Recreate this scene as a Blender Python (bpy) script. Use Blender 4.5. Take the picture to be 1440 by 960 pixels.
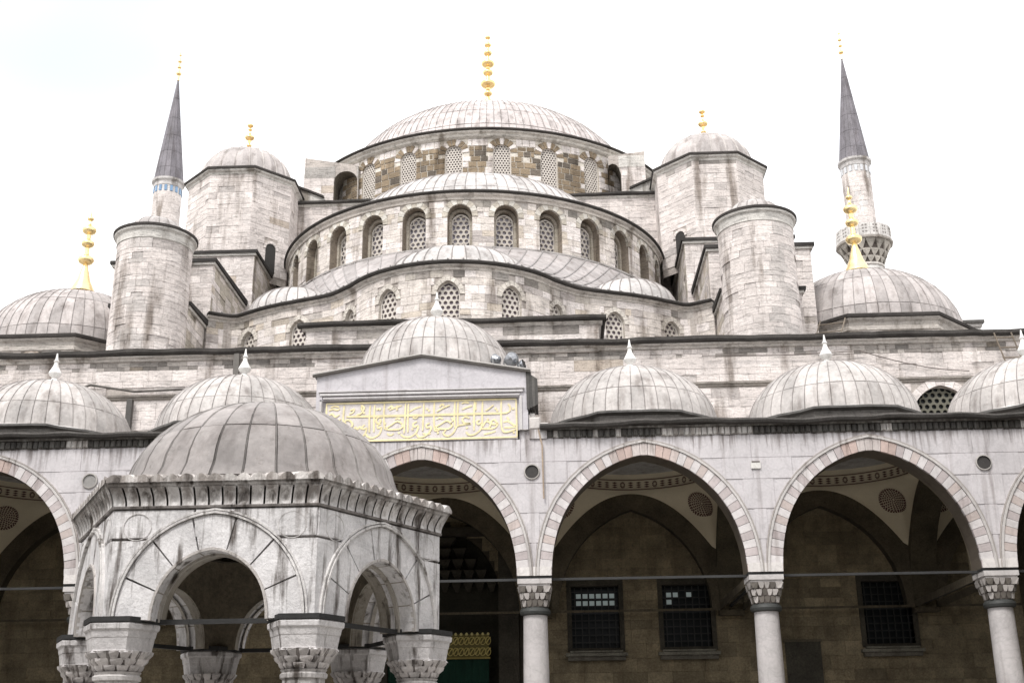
import bpy, math, random
from math import sin, cos, pi, radians, sqrt, atan2
from mathutils import Vector, Matrix
from mathutils.bvhtree import BVHTree
random.seed(11)
for o in list(bpy.data.objects):
    bpy.data.objects.remove(o)
SC = bpy.context.scene
COL = SC.collection

# ------------------------------------------------------------------ camera
CAM = Vector((3.975, -34.392, 1.65))
yaw, pitch, roll = .035868, .33991, .012359
f0 = Vector((-sin(yaw), cos(yaw), 0)); r0 = Vector((cos(yaw), sin(yaw), 0)); up = Vector((0, 0, 1))
FW = f0*cos(pitch)+up*sin(pitch); uu = -f0*sin(pitch)+up*cos(pitch)
RT = r0*cos(roll)-uu*sin(roll); UPV = r0*sin(roll)+uu*cos(roll)
FPX = 1670.7
cam = bpy.data.cameras.new('camera'); cam.sensor_width = 36; cam.lens = FPX/1440*36
cam.sensor_fit = 'HORIZONTAL'; cam.clip_start = .1; cam.clip_end = 2000
co = bpy.data.objects.new('camera', cam); COL.objects.link(co)
m = Matrix((RT, UPV, -FW)).transposed().to_4x4(); m.translation = CAM
co.matrix_world = m; SC.camera = co

# ------------------------------------------------------------------ world, sun, exposure
W = bpy.data.worlds.new('World'); SC.world = W; W.use_nodes = True
nt = W.node_tree; nt.nodes.clear()
out = nt.nodes.new('ShaderNodeOutputWorld')
SUN_EL, SUN_AZ = radians(52), radians(205)   # azimuth measured clockwise from +Y (sun behind the camera, to its left)
sky = nt.nodes.new('ShaderNodeTexSky'); sky.sky_type = 'NISHITA'; sky.sun_disc = False
sky.sun_elevation = SUN_EL; sky.sun_rotation = SUN_AZ
b1 = nt.nodes.new('ShaderNodeBackground'); b1.inputs['Strength'].default_value = .12
nt.links.new(sky.outputs[0], b1.inputs[0])
b2 = nt.nodes.new('ShaderNodeBackground'); b2.inputs[0].default_value = (.99, .975, .965, 1); b2.inputs['Strength'].default_value = 1.02
def bluepatch(col_in, pxy, c0, c1):
    # thin place in the cloud cover where the blue shows faintly through
    d = Vector(pxy).normalized()
    v_ = nt.nodes.new('ShaderNodeVectorMath'); v_.operation = 'DOT_PRODUCT'
    nt.links.new(tcb.outputs['Generated'], v_.inputs[0]); v_.inputs[1].default_value = d
    r_ = nt.nodes.new('ShaderNodeMapRange'); r_.interpolation_type = 'SMOOTHERSTEP'; nt.links.new(v_.outputs['Value'], r_.inputs[0])
    r_.inputs['From Min'].default_value = cos(c1); r_.inputs['From Max'].default_value = cos(c0)
    x_ = nt.nodes.new('ShaderNodeMix'); x_.data_type = 'RGBA'; nt.links.new(r_.outputs[0], x_.inputs[0])
    if isinstance(col_in, tuple): x_.inputs[6].default_value = col_in
    else: nt.links.new(col_in, x_.inputs[6])
    x_.inputs[7].default_value = (.545, .57, .605, 1); return x_.outputs[2]
tcb = nt.nodes.new('ShaderNodeTexCoord')
c_ = bluepatch((.99, .975, .965, 1), (-.37, .76, .528), radians(0), radians(10)); nt.links.new(c_, b2.inputs[0])
tc = nt.nodes.new('ShaderNodeTexCoord')
nz = nt.nodes.new('ShaderNodeTexNoise'); nz.inputs['Scale'].default_value = 1.7; nz.inputs['Detail'].default_value = 3
mp = nt.nodes.new('ShaderNodeMapping'); mp.inputs['Location'].default_value = (3.1, 1.7, .2); mp.inputs['Scale'].default_value = (1, 1, 2)
nt.links.new(tc.outputs['Generated'], mp.inputs[0]); nt.links.new(mp.outputs[0], nz.inputs['Vector'])
rmp = nt.nodes.new('ShaderNodeValToRGB'); rmp.color_ramp.elements[0].position = .36; rmp.color_ramp.elements[0].color = (.7, .7, .7, 1)
rmp.color_ramp.elements[1].position = .52; rmp.color_ramp.elements[1].color = (1, 1, 1, 1)
nt.links.new(nz.outputs[0], rmp.inputs[0])
mx = nt.nodes.new('ShaderNodeMixShader')
nt.links.new(rmp.outputs[0], mx.inputs[0]); nt.links.new(b1.outputs[0], mx.inputs[1]); nt.links.new(b2.outputs[0], mx.inputs[2])
nt.links.new(mx.outputs[0], out.inputs[0])
sl = bpy.data.lights.new('sun', 'SUN'); sl.energy = 1.5; sl.angle = radians(14); sl.color = (1, .97, .93)
so = bpy.data.objects.new('sun', sl); COL.objects.link(so)
sd = Vector((sin(SUN_AZ)*cos(SUN_EL), cos(SUN_AZ)*cos(SUN_EL), sin(SUN_EL)))
so.rotation_euler = sd.to_track_quat('Z', 'Y').to_euler(); so.location = (0, 0, 80)
SC.view_settings.view_transform = 'Standard'; SC.view_settings.look = 'None'
SC.view_settings.exposure = .92; SC.view_settings.gamma = 1
SC.render.engine = 'CYCLES'
SC.cycles.max_bounces = 5; SC.cycles.diffuse_bounces = 3

# ------------------------------------------------------------------ materials
def new_mat(name):
    m = bpy.data.materials.new(name); m.use_nodes = True
    return m, m.node_tree, m.node_tree.nodes['Principled BSDF']

def tint_mat(name, rough=.85, nscale=1.2, namt=.16, streak=.0, sscale=(1.6, 1.6, .16), scut=(.52, .72), fine=.12, bump=.25, bscale=9, metal=0., spec=.3, veins=0., scol=(.35, .32, .29), speck=0., grain=0., drip=None):
    """surface whose own colour is the per-face attribute 'tint', broken up by grain, dirt and relief"""
    m, t, p = new_mat(name); N = t.nodes; L = t.links
    def n(k, **kw):
        x = N.new(k)
        for a, b in kw.items(): x.inputs[a].default_value = b
        return x
    at = N.new('ShaderNodeAttribute'); at.attribute_name = 'tint'
    geo = N.new('ShaderNodeNewGeometry')
    def mul(c, f, lo, hi, src):
        mr = n('ShaderNodeMapRange', **{'From Min': f[0], 'From Max': f[1], 'To Min': lo, 'To Max': hi}); L.new(src, mr.inputs[0])
        v = N.new('ShaderNodeVectorMath'); v.operation = 'SCALE'; L.new(c, v.inputs[0]); L.new(mr.outputs[0], v.inputs['Scale'])
        return v.outputs[0]
    c = at.outputs['Color']
    a = n('ShaderNodeTexNoise', Scale=nscale, Detail=6., Roughness=.62); L.new(geo.outputs['Position'], a.inputs['Vector'])
    c = mul(c, (.3, .7), 1-namt, 1+namt, a.outputs[0])
    b = n('ShaderNodeTexNoise', Scale=bscale*2.2, Detail=4., Roughness=.7); L.new(geo.outputs['Position'], b.inputs['Vector'])
    c = mul(c, (.3, .7), 1-fine, 1+fine, b.outputs[0])
    if streak > 0:
        mpn = n('ShaderNodeMapping', Scale=sscale); L.new(geo.outputs['Position'], mpn.inputs[0])
        s = n('ShaderNodeTexNoise', Scale=1., Detail=5., Roughness=.6); L.new(mpn.outputs[0], s.inputs['Vector'])
        mr = n('ShaderNodeMapRange', **{'From Min': scut[0], 'From Max': scut[1], 'To Min': 0., 'To Max': streak}); L.new(s.outputs[0], mr.inputs[0])
        mm = N.new('ShaderNodeMix'); mm.data_type = 'RGBA'; mm.blend_type = 'MULTIPLY'
        L.new(mr.outputs[0], mm.inputs[0]); L.new(c, mm.inputs[6]); mm.inputs[7].default_value = (*scol, 1); c = mm.outputs[2]
    if drip is not None:
        sx = N.new('ShaderNodeSeparateXYZ'); L.new(geo.outputs['Position'], sx.inputs[0])
        zz = n('ShaderNodeMapRange', **{'From Min': drip[0], 'From Max': drip[1], 'To Min': -.22, 'To Max': .1}); L.new(sx.outputs['Z'], zz.inputs[0])
        dm = n('ShaderNodeMapping', Scale=(7., 7., .35)); L.new(geo.outputs['Position'], dm.inputs[0])
        dn = n('ShaderNodeTexNoise', Scale=1., Detail=4., Roughness=.65); L.new(dm.outputs[0], dn.inputs['Vector'])
        ad = N.new('ShaderNodeMath'); ad.operation = 'ADD'; L.new(dn.outputs[0], ad.inputs[0]); L.new(zz.outputs[0], ad.inputs[1])
        mr = n('ShaderNodeMapRange', **{'From Min': .5, 'From Max': .66, 'To Min': 0., 'To Max': .85}); L.new(ad.outputs[0], mr.inputs[0])
        mm = N.new('ShaderNodeMix'); mm.data_type = 'RGBA'; mm.blend_type = 'MULTIPLY'
        L.new(mr.outputs[0], mm.inputs[0]); L.new(c, mm.inputs[6]); mm.inputs[7].default_value = (.38, .35, .33, 1); c = mm.outputs[2]
    if speck > 0:
        s = n('ShaderNodeTexNoise', Scale=5.5, Detail=7., Roughness=.75); L.new(geo.outputs['Position'], s.inputs['Vector'])
        mr = n('ShaderNodeMapRange', **{'From Min': .58, 'From Max': .68, 'To Min': 0., 'To Max': speck}); L.new(s.outputs[0], mr.inputs[0])
        mm = N.new('ShaderNodeMix'); mm.data_type = 'RGBA'; mm.blend_type = 'MULTIPLY'
        L.new(mr.outputs[0], mm.inputs[0]); L.new(c, mm.inputs[6]); mm.inputs[7].default_value = (.4, .37, .34, 1); c = mm.outputs[2]
    if veins > 0:
        w = n('ShaderNodeTexNoise', Scale=1.3, Detail=5., Roughness=.55, Distortion=1.6); L.new(geo.outputs['Position'], w.inputs['Vector'])
        ab = N.new('ShaderNodeMath'); ab.operation = 'SUBTRACT'; ab.inputs[1].default_value = .5; L.new(w.outputs[0], ab.inputs[0])
        a2 = N.new('ShaderNodeMath'); a2.operation = 'ABSOLUTE'; L.new(ab.outputs[0], a2.inputs[0])
        c = mul(c, (0., .035), 1-veins, 1., a2.outputs[0])
    if grain > 0:
        gm = n('ShaderNodeMapping', Scale=(2.4, 2.4, 17.)); L.new(geo.outputs['Position'], gm.inputs[0])
        gn = n('ShaderNodeTexNoise', Scale=1., Detail=5., Roughness=.7, Distortion=.6); L.new(gm.outputs[0], gn.inputs['Vector'])
        c = mul(c, (.36, .5), 1-grain, 1., gn.outputs[0])
    L.new(c, p.inputs['Base Color'])
    p.inputs['Roughness'].default_value = rough; p.inputs['Metallic'].default_value = metal
    p.inputs['Specular IOR Level'].default_value = spec
    bn = n('ShaderNodeTexNoise', Scale=bscale, Detail=7., Roughness=.65); L.new(geo.outputs['Position'], bn.inputs['Vector'])
    bp = n('ShaderNodeBump', Strength=bump, Distance=.04); L.new(bn.outputs[0], bp.inputs['Height']); L.new(bp.outputs[0], p.inputs['Normal'])
    return m

M = {}
M['stone'] = tint_mat('limestone', rough=.9, nscale=.9, namt=.17, streak=.9, sscale=(1.3, 1.3, .2), scut=(.54, .68), fine=.18, bump=.8, bscale=7, speck=.6, grain=.42)
M['rough'] = tint_mat('dim_rubble', rough=.92, nscale=1.4, namt=.35, streak=.5, fine=.3, bump=.7, bscale=8, speck=.6)
M['marble'] = tint_mat('weathered_marble', rough=.6, nscale=.8, namt=.13, streak=.8, sscale=(2.6, 2.6, .16), scut=(.56, .74), fine=.08, bump=.15, bscale=6, veins=.10, speck=.2, scol=(.42, .38, .36), drip=(9.6, 10.9))
M['marble_clean'] = tint_mat('pale_marble', rough=.6, nscale=.9, namt=.12, streak=.6, sscale=(3, 3, .2), scut=(.56, .74), fine=.08, bump=.15, bscale=6, veins=.12, speck=.2, scol=(.5, .46, .44))
M['kiosk'] = tint_mat('carved_marble', rough=.6, nscale=2.2, namt=.18, streak=1., sscale=(7, 7, .8), scut=(.53, .66), fine=.12, bump=.45, bscale=18, veins=.14, speck=.28, scol=(.19, .17, .155), drip=(3.9, 4.75))
M['lead'] = tint_mat('lead_sheet', rough=.62, nscale=1.1, namt=.24, streak=.7, sscale=(2.6, 2.6, .5), scut=(.5, .7), fine=.1, bump=.45, bscale=4, metal=.0, spec=.4, scol=(.40, .36, .34), speck=.55)
M['plaster'] = tint_mat('painted_plaster', rough=.9, nscale=.7, namt=.1, fine=.05, bump=.08)
M['iron'] = tint_mat('black_iron', rough=.6, namt=.2, fine=.2, bump=.2, spec=.4)
M['steel'] = tint_mat('dull_steel', rough=.32, namt=.3, nscale=6, fine=.2, bump=.3, metal=.8, spec=.5)
M['screen'] = tint_mat('plaster_screen', rough=.9, namt=.1, fine=.1, bump=.1)
M['cloth'] = tint_mat('heavy_cloth', rough=1., namt=.2, fine=.2, bump=.2)
M['gold'] = tint_mat('gilded_copper', rough=.3, nscale=3, namt=.2, fine=.15, bump=.12, metal=.85, spec=.5)
M['paint'] = tint_mat('gold_leaf_paint', rough=.5, nscale=6, namt=.12, fine=.1, bump=.05, spec=.5)
M['tile'] = tint_mat('glazed_tile', rough=.25, namt=.1, fine=.05, bump=.05, spec=.5)
M['pave'] = tint_mat('courtyard_marble', rough=.7, nscale=.6, namt=.15, streak=0, fine=.1, bump=.2)
M['edge_shade'] = tint_mat('shade_dark_lead_edge', rough=.95, namt=.3, fine=.3, bump=.3, spec=.06)  # lead edges are tinted near-black, painting in the shade of their undersides
g, t, p = new_mat('dark_window_glass'); p.inputs['Base Color'].default_value = (.006, .008, .009, 1); p.inputs['Specular IOR Level'].default_value = .15; p.inputs['Roughness'].default_value = .35; M['glass'] = g
g, t, p = new_mat('bluish_bottle_glass'); p.inputs['Base Color'].default_value = (.19, .15, .18, 1); p.inputs['Roughness'].default_value = .3; M['bottle'] = g
g, t, p = new_mat('pale_roundel_glass'); p.inputs['Base Color'].default_value = (.27, .25, .29, 1); p.inputs['Roughness'].default_value = .4; M['roundel'] = g
g, t, p = new_mat('daylit_pane'); p.inputs['Base Color'].default_value = (.4, .5, .5, 1); p.inputs['Roughness'].default_value = .4
p.inputs['Emission Color'].default_value = (.55, .62, .6, 1); p.inputs['Emission Strength'].default_value = .07; M['litpane'] = g

# ------------------------------------------------------------------ mesh building
ALLV = []; ALLF = []                     # every face of the scene, for the size / visibility test of small pieces
def link_mesh(name, V, F, T, mat, origin, parent=None, smooth=False, kind=None, track=True):
    if track:
        b = len(ALLV); ALLV.extend(V); ALLF.extend([[b+i for i in f] for f in F])
    me = bpy.data.meshes.new(name)
    me.from_pydata([(v[0]-origin[0], v[1]-origin[1], v[2]-origin[2]) for v in V], [], F)
    a = me.attributes.new('tint', 'FLOAT_COLOR', 'FACE')
    buf = []
    for c in T: buf.extend((c[0], c[1], c[2], 1.))
    a.data.foreach_set('color', buf)
    if smooth is not False:
        me.polygons.foreach_set('use_smooth', [True]*len(F))
        if smooth is not True:
            me.set_sharp_from_angle(angle=radians(smooth))
    me.materials.append(mat)
    o = bpy.data.objects.new(name, me); COL.objects.link(o)
    if parent is not None: o.parent = parent
    if kind: o['kind'] = kind
    return o

class MB:
    def __init__(s): s.V = []; s.F = []; s.T = []
    def add(s, V, F, t):
        b = len(s.V); s.V.extend([tuple(v) for v in V]); s.F.extend([[b+i for i in f] for f in F]); s.T.extend([t]*len(F))
    def quad(s, a, b, c, d, t): s.add([a, b, c, d], [(0, 1, 2, 3)], t)
    def box(s, x0, x1, y0, y1, z0, z1, t):
        s.add([(x0, y0, z0), (x1, y0, z0), (x1, y1, z0), (x0, y1, z0), (x0, y0, z1), (x1, y0, z1), (x1, y1, z1), (x0, y1, z1)],
              [(0, 3, 2, 1), (4, 5, 6, 7), (0, 1, 5, 4), (1, 2, 6, 5), (2, 3, 7, 6), (3, 0, 4, 7)], t)
    def prism(s, poly, z0, z1, t, zs=None):
        n = len(poly); V = [(x, y, z0) for x, y in poly]+[(p[0], p[1], (zs[i] if zs else z1)) for i, p in enumerate(poly)]
        F = [tuple(reversed(range(n))), tuple(range(n, 2*n))]+[(i, (i+1) % n, n+(i+1) % n, n+i) for i in range(n)]
        s.add(V, F, t)
    def lathe(s, prof, n, c, t, a0=0., a1=2*pi, rot=0., fl=None):
        full = abs(a1-a0-2*pi) < 1e-6; k = n if full else n+1
        V = []
        for i in range(k):
            a = rot+a0+(a1-a0)*i/n
            for r, z in prof:
                rr = r*(1+(fl(i) if fl else 0)); V.append((c[0]+rr*cos(a), c[1]+rr*sin(a), z))
        mlen = len(prof); F = []
        for i in range(n):
            j = (i+1) % k
            for q in range(mlen-1):
                F.append((i*mlen+q, j*mlen+q, j*mlen+q+1, i*mlen+q+1))
        s.add(V, F, t)
    def tube(s, pts, r, t, n=6):
        pts = [Vector(p) for p in pts]; V = []
        for i, p in enumerate(pts):
            d = (pts[min(i+1, len(pts)-1)]-pts[max(i-1, 0)]).normalized()
            a = d.cross(Vector((0, 0, 1)));
            if a.length < .05: a = d.cross(Vector((1, 0, 0)))
            a.normalize(); b = d.cross(a)
            for k in range(n):
                V.append(p+(a*cos(2*pi*k/n)+b*sin(2*pi*k/n))*r)
        F = [(i*n+k, i*n+(k+1) % n, (i+1)*n+(k+1) % n, (i+1)*n+k) for i in range(len(pts)-1) for k in range(n)]
        F += [tuple(range(n)), tuple(range((len(pts)-1)*n, len(pts)*n))]
        s.add(V, F, t)
    def build(s, name, mat, parent=None, smooth=False, kind=None):
        if not s.F: return None
        return link_mesh(name, s.V, s.F, s.T, M[mat], org(parent), parent, smooth, kind)

def org(o):
    v = Vector((0, 0, 0))
    while o is not None: v = v+o.location; o = o.parent
    return v

def thing(name, label, cat, loc, group=None):
    o = bpy.data.objects.new(name, None); COL.objects.link(o); o.location = loc; o.empty_display_size = .3
    o['label'] = label; o['category'] = cat
    if group: o['group'] = group
    return o

PIECES = {}
def piece(root, kind, V, F, t, mat, parent=None, smooth=False):
    PIECES.setdefault((root.name, kind, mat), []).append((root, V, F, t, parent, smooth))

def px(P):
    d = Vector(P)-CAM; z = d.dot(FW)
    if z < .2: return None
    return 720+FPX*d.dot(RT)/z, 480-FPX*d.dot(UPV)/z

def finish_pieces(limit=300):
    V = list(ALLV); F = list(ALLF)
    for lst in PIECES.values():
        for pc in lst:
            b = len(V); V.extend(pc[1]); F.extend([[b+i for i in f] for f in pc[2]])
    bvh = BVHTree.FromPolygons([tuple(v) for v in V], F)
    for (rn, kind, mat), lst in PIECES.items():
        sc = []
        for k, pc in enumerate(lst):
            P = [px(v) for v in pc[1]]
            s = 0
            if all(P):
                xs = [q[0] for q in P]; ys = [q[1] for q in P]
                w = min(max(xs), 1440)-max(min(xs), 0); h = min(max(ys), 960)-max(min(ys), 0)
                if w > 0 and h > 0:
                    n = len(pc[1]); hit = 0
                    ctr = sum((Vector(v) for v in pc[1]), Vector())/n
                    near = min((Vector(v)-CAM).length for v in pc[1])
                    for tgt in (ctr, ctr*.4+Vector(pc[1][n//3])*.6, ctr*.4+Vector(pc[1][(2*n)//3])*.6):
                        d = (tgt-CAM).normalized(); loc, nn, ii, dist = bvh.ray_cast(CAM, d)
                        if loc is not None and dist > near-.06 and dist < near+.9 and (loc-tgt).length < .35: hit += 1
                    if hit: s = w*h*(.5+hit)
            sc.append((s, k))
        sc.sort(reverse=True)
        keep = set(k for s, k in sc[:limit] if s > 36)
        rest = MB(); root = lst[0][0]; sm = lst[0][5]
        for k, pc in enumerate(lst):
            if k in keep:
                par = pc[4] or root
                link_mesh(kind, pc[1], pc[2], [pc[3]]*len(pc[2]), M[mat], org(par), par, pc[5], track=False)
            else:
                rest.add(pc[1], pc[2], pc[3])
        if rest.F:
            b = link_mesh(kind+'_infill', rest.V, rest.F, rest.T, M[mat], org(root), root, sm, 'stuff', track=False)

# ------------------------------------------------------------------ surfaces: map(u, v, w) -> point; u along, v up, w inward
def pmap(p0, p1):
    p0 = Vector((*p0, 0)); d = Vector((*p1, 0))-p0; L = d.length; d /= L; n = Vector((-d.y, d.x, 0))
    f = lambda u, v, w: (p0.x+d.x*u+n.x*w, p0.y+d.y*u+n.y*w, v)
    f.L = L; f.seg = 1; return f
def cmap(cx, cy, R):
    def f(u, v, w):
        a = u/R; return (cx+(R-w)*sin(a), cy-(R-w)*cos(a), v)
    f.seg = 3 if R < 3 else 2; f.L = 2*pi*R; return f
def pathmap(pts):
    P = [Vector(p) for p in pts]; S = [0]
    for a, b in zip(P, P[1:]): S.append(S[-1]+(b-a).length)
    T = []
    for i in range(len(P)):
        d = (P[min(i+1, len(P)-1)]-P[max(i-1, 0)]).normalized(); T.append(Vector((-d.y, d.x)))
    def f(u, v, w):
        u = max(0, min(S[-1], u)); i = 0
        while i < len(S)-2 and S[i+1] < u: i += 1
        k = (u-S[i])/(S[i+1]-S[i]); q = P[i].lerp(P[i+1], k); n = T[i].lerp(T[i+1], k)
        return (q.x+n.x*w, q.y+n.y*w, v)
    f.seg = 2; f.L = S[-1]
    def near(x, y):
        best = min(range(0, int(S[-1]*50)), key=lambda i: (Vector(f(i/50, 0, 0)).to_2d()-Vector((x, y))).length)
        return best/50
    f.near = near; return f

def four(h, rise, r1, a, n=9):
    """pointed arch outline, from left springing over the apex to right springing"""
    c1 = Vector((h-r1, 0)); nn = Vector((cos(a), sin(a))); D = Vector((0, rise))-c1
    k = (r1*r1-D.dot(D))/(2*(D.dot(nn)-r1)); r2 = r1+k; c2 = c1-nn*k
    pts = []
    for i in range(4): b = a*i/4; pts.append((c1.x+r1*cos(b), c1.y+r1*sin(b)))
    e = Vector((0, rise))-c2; b1 = atan2(e.y, e.x)
    for i in range(n+1): b = a+(b1-a)*i/n; pts.append((c2.x+r2*cos(b), c2.y+r2*sin(b)))
    pts[-1] = (0, rise)
    return [(-x, z) for x, z in pts]+[(x, z) for x, z in reversed(pts[:-1])]
def rnd_arch(h, rise, n=12):
    return [(-h*cos(pi*i/n), rise*sin(pi*i/n)**.9) for i in range(n+1)]

class Op:
    def __init__(s, uc, sill, spring, h, rise, prof=None, ring=0.):
        s.uc, s.sill, s.spring, s.h, s.rise, s.ring = uc, sill, spring, h, rise, ring
        s.prof = prof or four(h, rise, h*1.15, .5, 6)
    def half(s, v, m=0.):
        if v < s.sill or v > s.spring+s.rise+m: return 0
        if v <= s.spring: return s.h+m*0
        z = v-s.spring; k = (s.rise+m)/s.rise; P = s.prof[:len(s.prof)//2+1]
        for (x0, z0), (x1, z1) in zip(P, P[1:]):
            if z0*k <= z <= z1*k+1e-9:
                q = (z-z0*k)/max(1e-9, (z1-z0)*k); return -(x0+(x1-x0)*q)*(s.h+m)/s.h
        return 0
    def blocked(s, lo, hi):
        m = s.ring
        if hi <= s.sill or lo >= s.spring+s.rise+m: return 0
        a = s.half(max(lo, s.spring), m) if hi > s.spring else 0
        if lo < s.spring: a = max(a, s.h+(m if hi > s.spring+.02 else 0))
        return a
    def outline(s, grow=0.):
        k = (s.h+grow)/s.h; kz = (s.rise+grow)/s.rise
        P = [(x*k, s.spring+z*kz) for x, z in s.prof]
        if s.spring > s.sill+1e-4: P = [(-(s.h+grow), s.sill)]+P+[((s.h+grow), s.sill)]
        return P

def wall_open(mb, mp, u0, u1, v0, v1, ops, t, depth=.3, w=0., du=1.5, trev=None, top=None, closed_sill=True):
    """one wall skin at depth w with real openings and their reveals"""
    bps = {u0, u1}
    for o in ops:
        for x, z in o.prof: bps.add(o.uc+x)
        bps.add(o.uc-o.h); bps.add(o.uc+o.h)
    if mp.seg > 1:
        n = max(1, int((u1-u0)/du))
        for i in range(n): bps.add(u0+(u1-u0)*i/n)
    B = sorted(b for b in bps if u0-1e-6 <= b <= u1+1e-6)
    B = [b for i, b in enumerate(B) if i == 0 or b-B[i-1] > 1e-4]
    tp = top or (lambda u: v1)
    for a, b in zip(B, B[1:]):
        mid = (a+b)/2; o = next((o for o in ops if o.uc-o.h < mid < o.uc+o.h), None)
        if o is None:
            mb.quad(mp(a, v0, w), mp(b, v0, w), mp(b, tp(b), w), mp(a, tp(a), w), t); continue
        def z(u):
            x = u-o.uc; P = o.prof
            for (x0, z0), (x1, z1) in zip(P, P[1:]):
                if x0-1e-6 <= x <= x1+1e-6: return o.spring+z0+(z1-z0)*(x-x0)/max(1e-9, x1-x0)
            return o.spring
        if o.sill > v0+1e-4: mb.quad(mp(a, v0, w), mp(b, v0, w), mp(b, o.sill, w), mp(a, o.sill, w), t)
        mb.quad(mp(a, z(a), w), mp(b, z(b), w), mp(b, tp(b), w), mp(a, tp(a), w), t)
    for o in ops:
        P = o.outline()
        for (xa, za), (xb, zb) in zip(P, P[1:]):
            mb.quad(mp(o.uc+xb, zb, w), mp(o.uc+xa, za, w), mp(o.uc+xa, za, w+depth), mp(o.uc+xb, zb, w+depth), trev or t)
        if o.sill > v0+1e-4 and closed_sill:
            mb.quad(mp(o.uc-o.h, o.sill, w), mp(o.uc+o.h, o.sill, w), mp(o.uc+o.h, o.sill, w+depth), mp(o.uc-o.h, o.sill, w+depth), trev or t)

def stone_geo(mp, u0, u1, v0, v1, wf, wb, ch=.008):
    seg = mp.seg if u1-u0 > .25 else 1
    ch = min(ch, (u1-u0)*.2, (v1-v0)*.2)
    us = [u0]+[u0+ch+(u1-u0-2*ch)*i/seg for i in range(seg+1)]+[u1]
    V = []; F = []
    for i, u in enumerate(us):
        e = i in (0, len(us)-1); f = wf+ch if e else wf
        V += [mp(u, v0, wb), mp(u, v0, wf+ch), mp(u, v0+ch, f), mp(u, v1-ch, f), mp(u, v1, wf+ch), mp(u, v1, wb)]
    for i in range(len(us)-1):
        for k in range(5):
            F.append((i*6+k, (i+1)*6+k, (i+1)*6+k+1, i*6+k+1))
    n = len(us)-1
    F.append((0, 1, 4, 5)); F.append((n*6+5, n*6+4, n*6+1, n*6))
    return V, F

def masonry(root, mp, u0, u1, v0, v1, ops=(), ch=(.26, .36), ln=(.45, 1.0), tint=None, wf=(-.009, .003), wb=.05, gap=.005, kind='stone', mat='stone', parent=None, skip=0.):
    v = v0; seedoff = random.random()
    while v < v1-.06:
        h = random.uniform(ch[0]*.82, ch[1]*1.12) if ch[1]-ch[0] > .01 else ch[0]
        if v1-(v+h) < ch[0]*.6: h = v1-v
        iv = [(u0, u1)]
        for o in ops:
            b = o.blocked(v, v+h)
            if b > 0:
                nv = []
                for a, c in iv:
                    if o.uc+b <= a or o.uc-b >= c: nv.append((a, c)); continue
                    if o.uc-b > a: nv.append((a, o.uc-b))
                    if o.uc+b < c: nv.append((o.uc+b, c))
                iv = nv
        for a, c in iv:
            if c-a < .05: continue
            u = a; first = True
            while u < c-.02:
                l = random.uniform(*ln)*(random.uniform(.4, .8) if first else 1); first = False
                if c-(u+l) < ln[0]*.5: l = c-u
                if random.random() >= skip:
                    tt = tint(u+l/2, v+h/2); wq = random.uniform(*wf)
                    if mat == 'stone' and random.random() < .05: wq = random.uniform(.015, .035); q_ = random.uniform(.7, .9); tt = tuple(x_*q_ for x_ in tt)
                    V, F = stone_geo(mp, u+gap/2, u+l-gap/2, v+gap/2, v+h-gap/2, wq, wb)
                    piece(root, kind, V, F, tt, mat, parent)
                u += l
        v += h

def voussoirs(root, mp, op, ring, n, w0, w1, tint, kind='voussoir', mat='stone', parent=None, gap=.012, grow0=0.):
    pi_ = op.outline(grow0) if False else [(x*(op.h+grow0)/op.h, op.spring+z*(op.rise+grow0)/op.rise) for x, z in op.prof]
    po = [(x*(op.h+grow0+ring)/op.h, op.spring+z*(op.rise+grow0+ring)/op.rise) for x, z in op.prof]
    S = [0]
    for a, b in zip(pi_, pi_[1:]): S.append(S[-1]+math.dist(a, b))
    def at(P, s):
        s = max(0, min(S[-1], s)); i = 0
        while i < len(S)-2 and S[i+1] < s: i += 1
        k = (s-S[i])/(S[i+1]-S[i]); return (P[i][0]+(P[i+1][0]-P[i][0])*k, P[i][1]+(P[i+1][1]-P[i][1])*k)
    L = S[-1]; sub = 1 if n > 12 else 3
    for k in range(n):
        s0 = L*k/n+gap/2; s1 = L*(k+1)/n-gap/2; f = w0+random.uniform(-.008, .008)
        V = []; F = []
        for i in range(sub+1):
            s = s0+(s1-s0)*i/sub; a = at(pi_, s); b = at(po, s)
            V += [mp(op.uc+a[0], a[1], w1), mp(op.uc+a[0], a[1], f), mp(op.uc+b[0], b[1], f), mp(op.uc+b[0], b[1], w1)]
        for i in range(sub):
            for q in range(3): F.append((i*4+q, (i+1)*4+q, (i+1)*4+q+1, i*4+q+1))
        F.append((0, 1, 2, 3)); F.append((sub*4+3, sub*4+2, sub*4+1, sub*4))
        piece(root, kind, V, F, tint(k, n), mat, parent)

def sweep(mb, mp, us, prof, t, caps=True):
    """profile [(w, v)...] carried along the surface"""
    n = len(prof); V = []
    for u in us:
        V += [mp(u, v, w) for w, v in prof]
    F = [(i*n+k, (i+1)*n+k, (i+1)*n+(k+1) % n, i*n+(k+1) % n) for i in range(len(us)-1) for k in range(n)]
    if caps: F += [tuple(range(n)), tuple(reversed(range((len(us)-1)*n, len(us)*n)))]
    mb.add(V, F, t)
def lin(a, b, n): return [a+(b-a)*i/n for i in range(n+1)]

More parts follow.
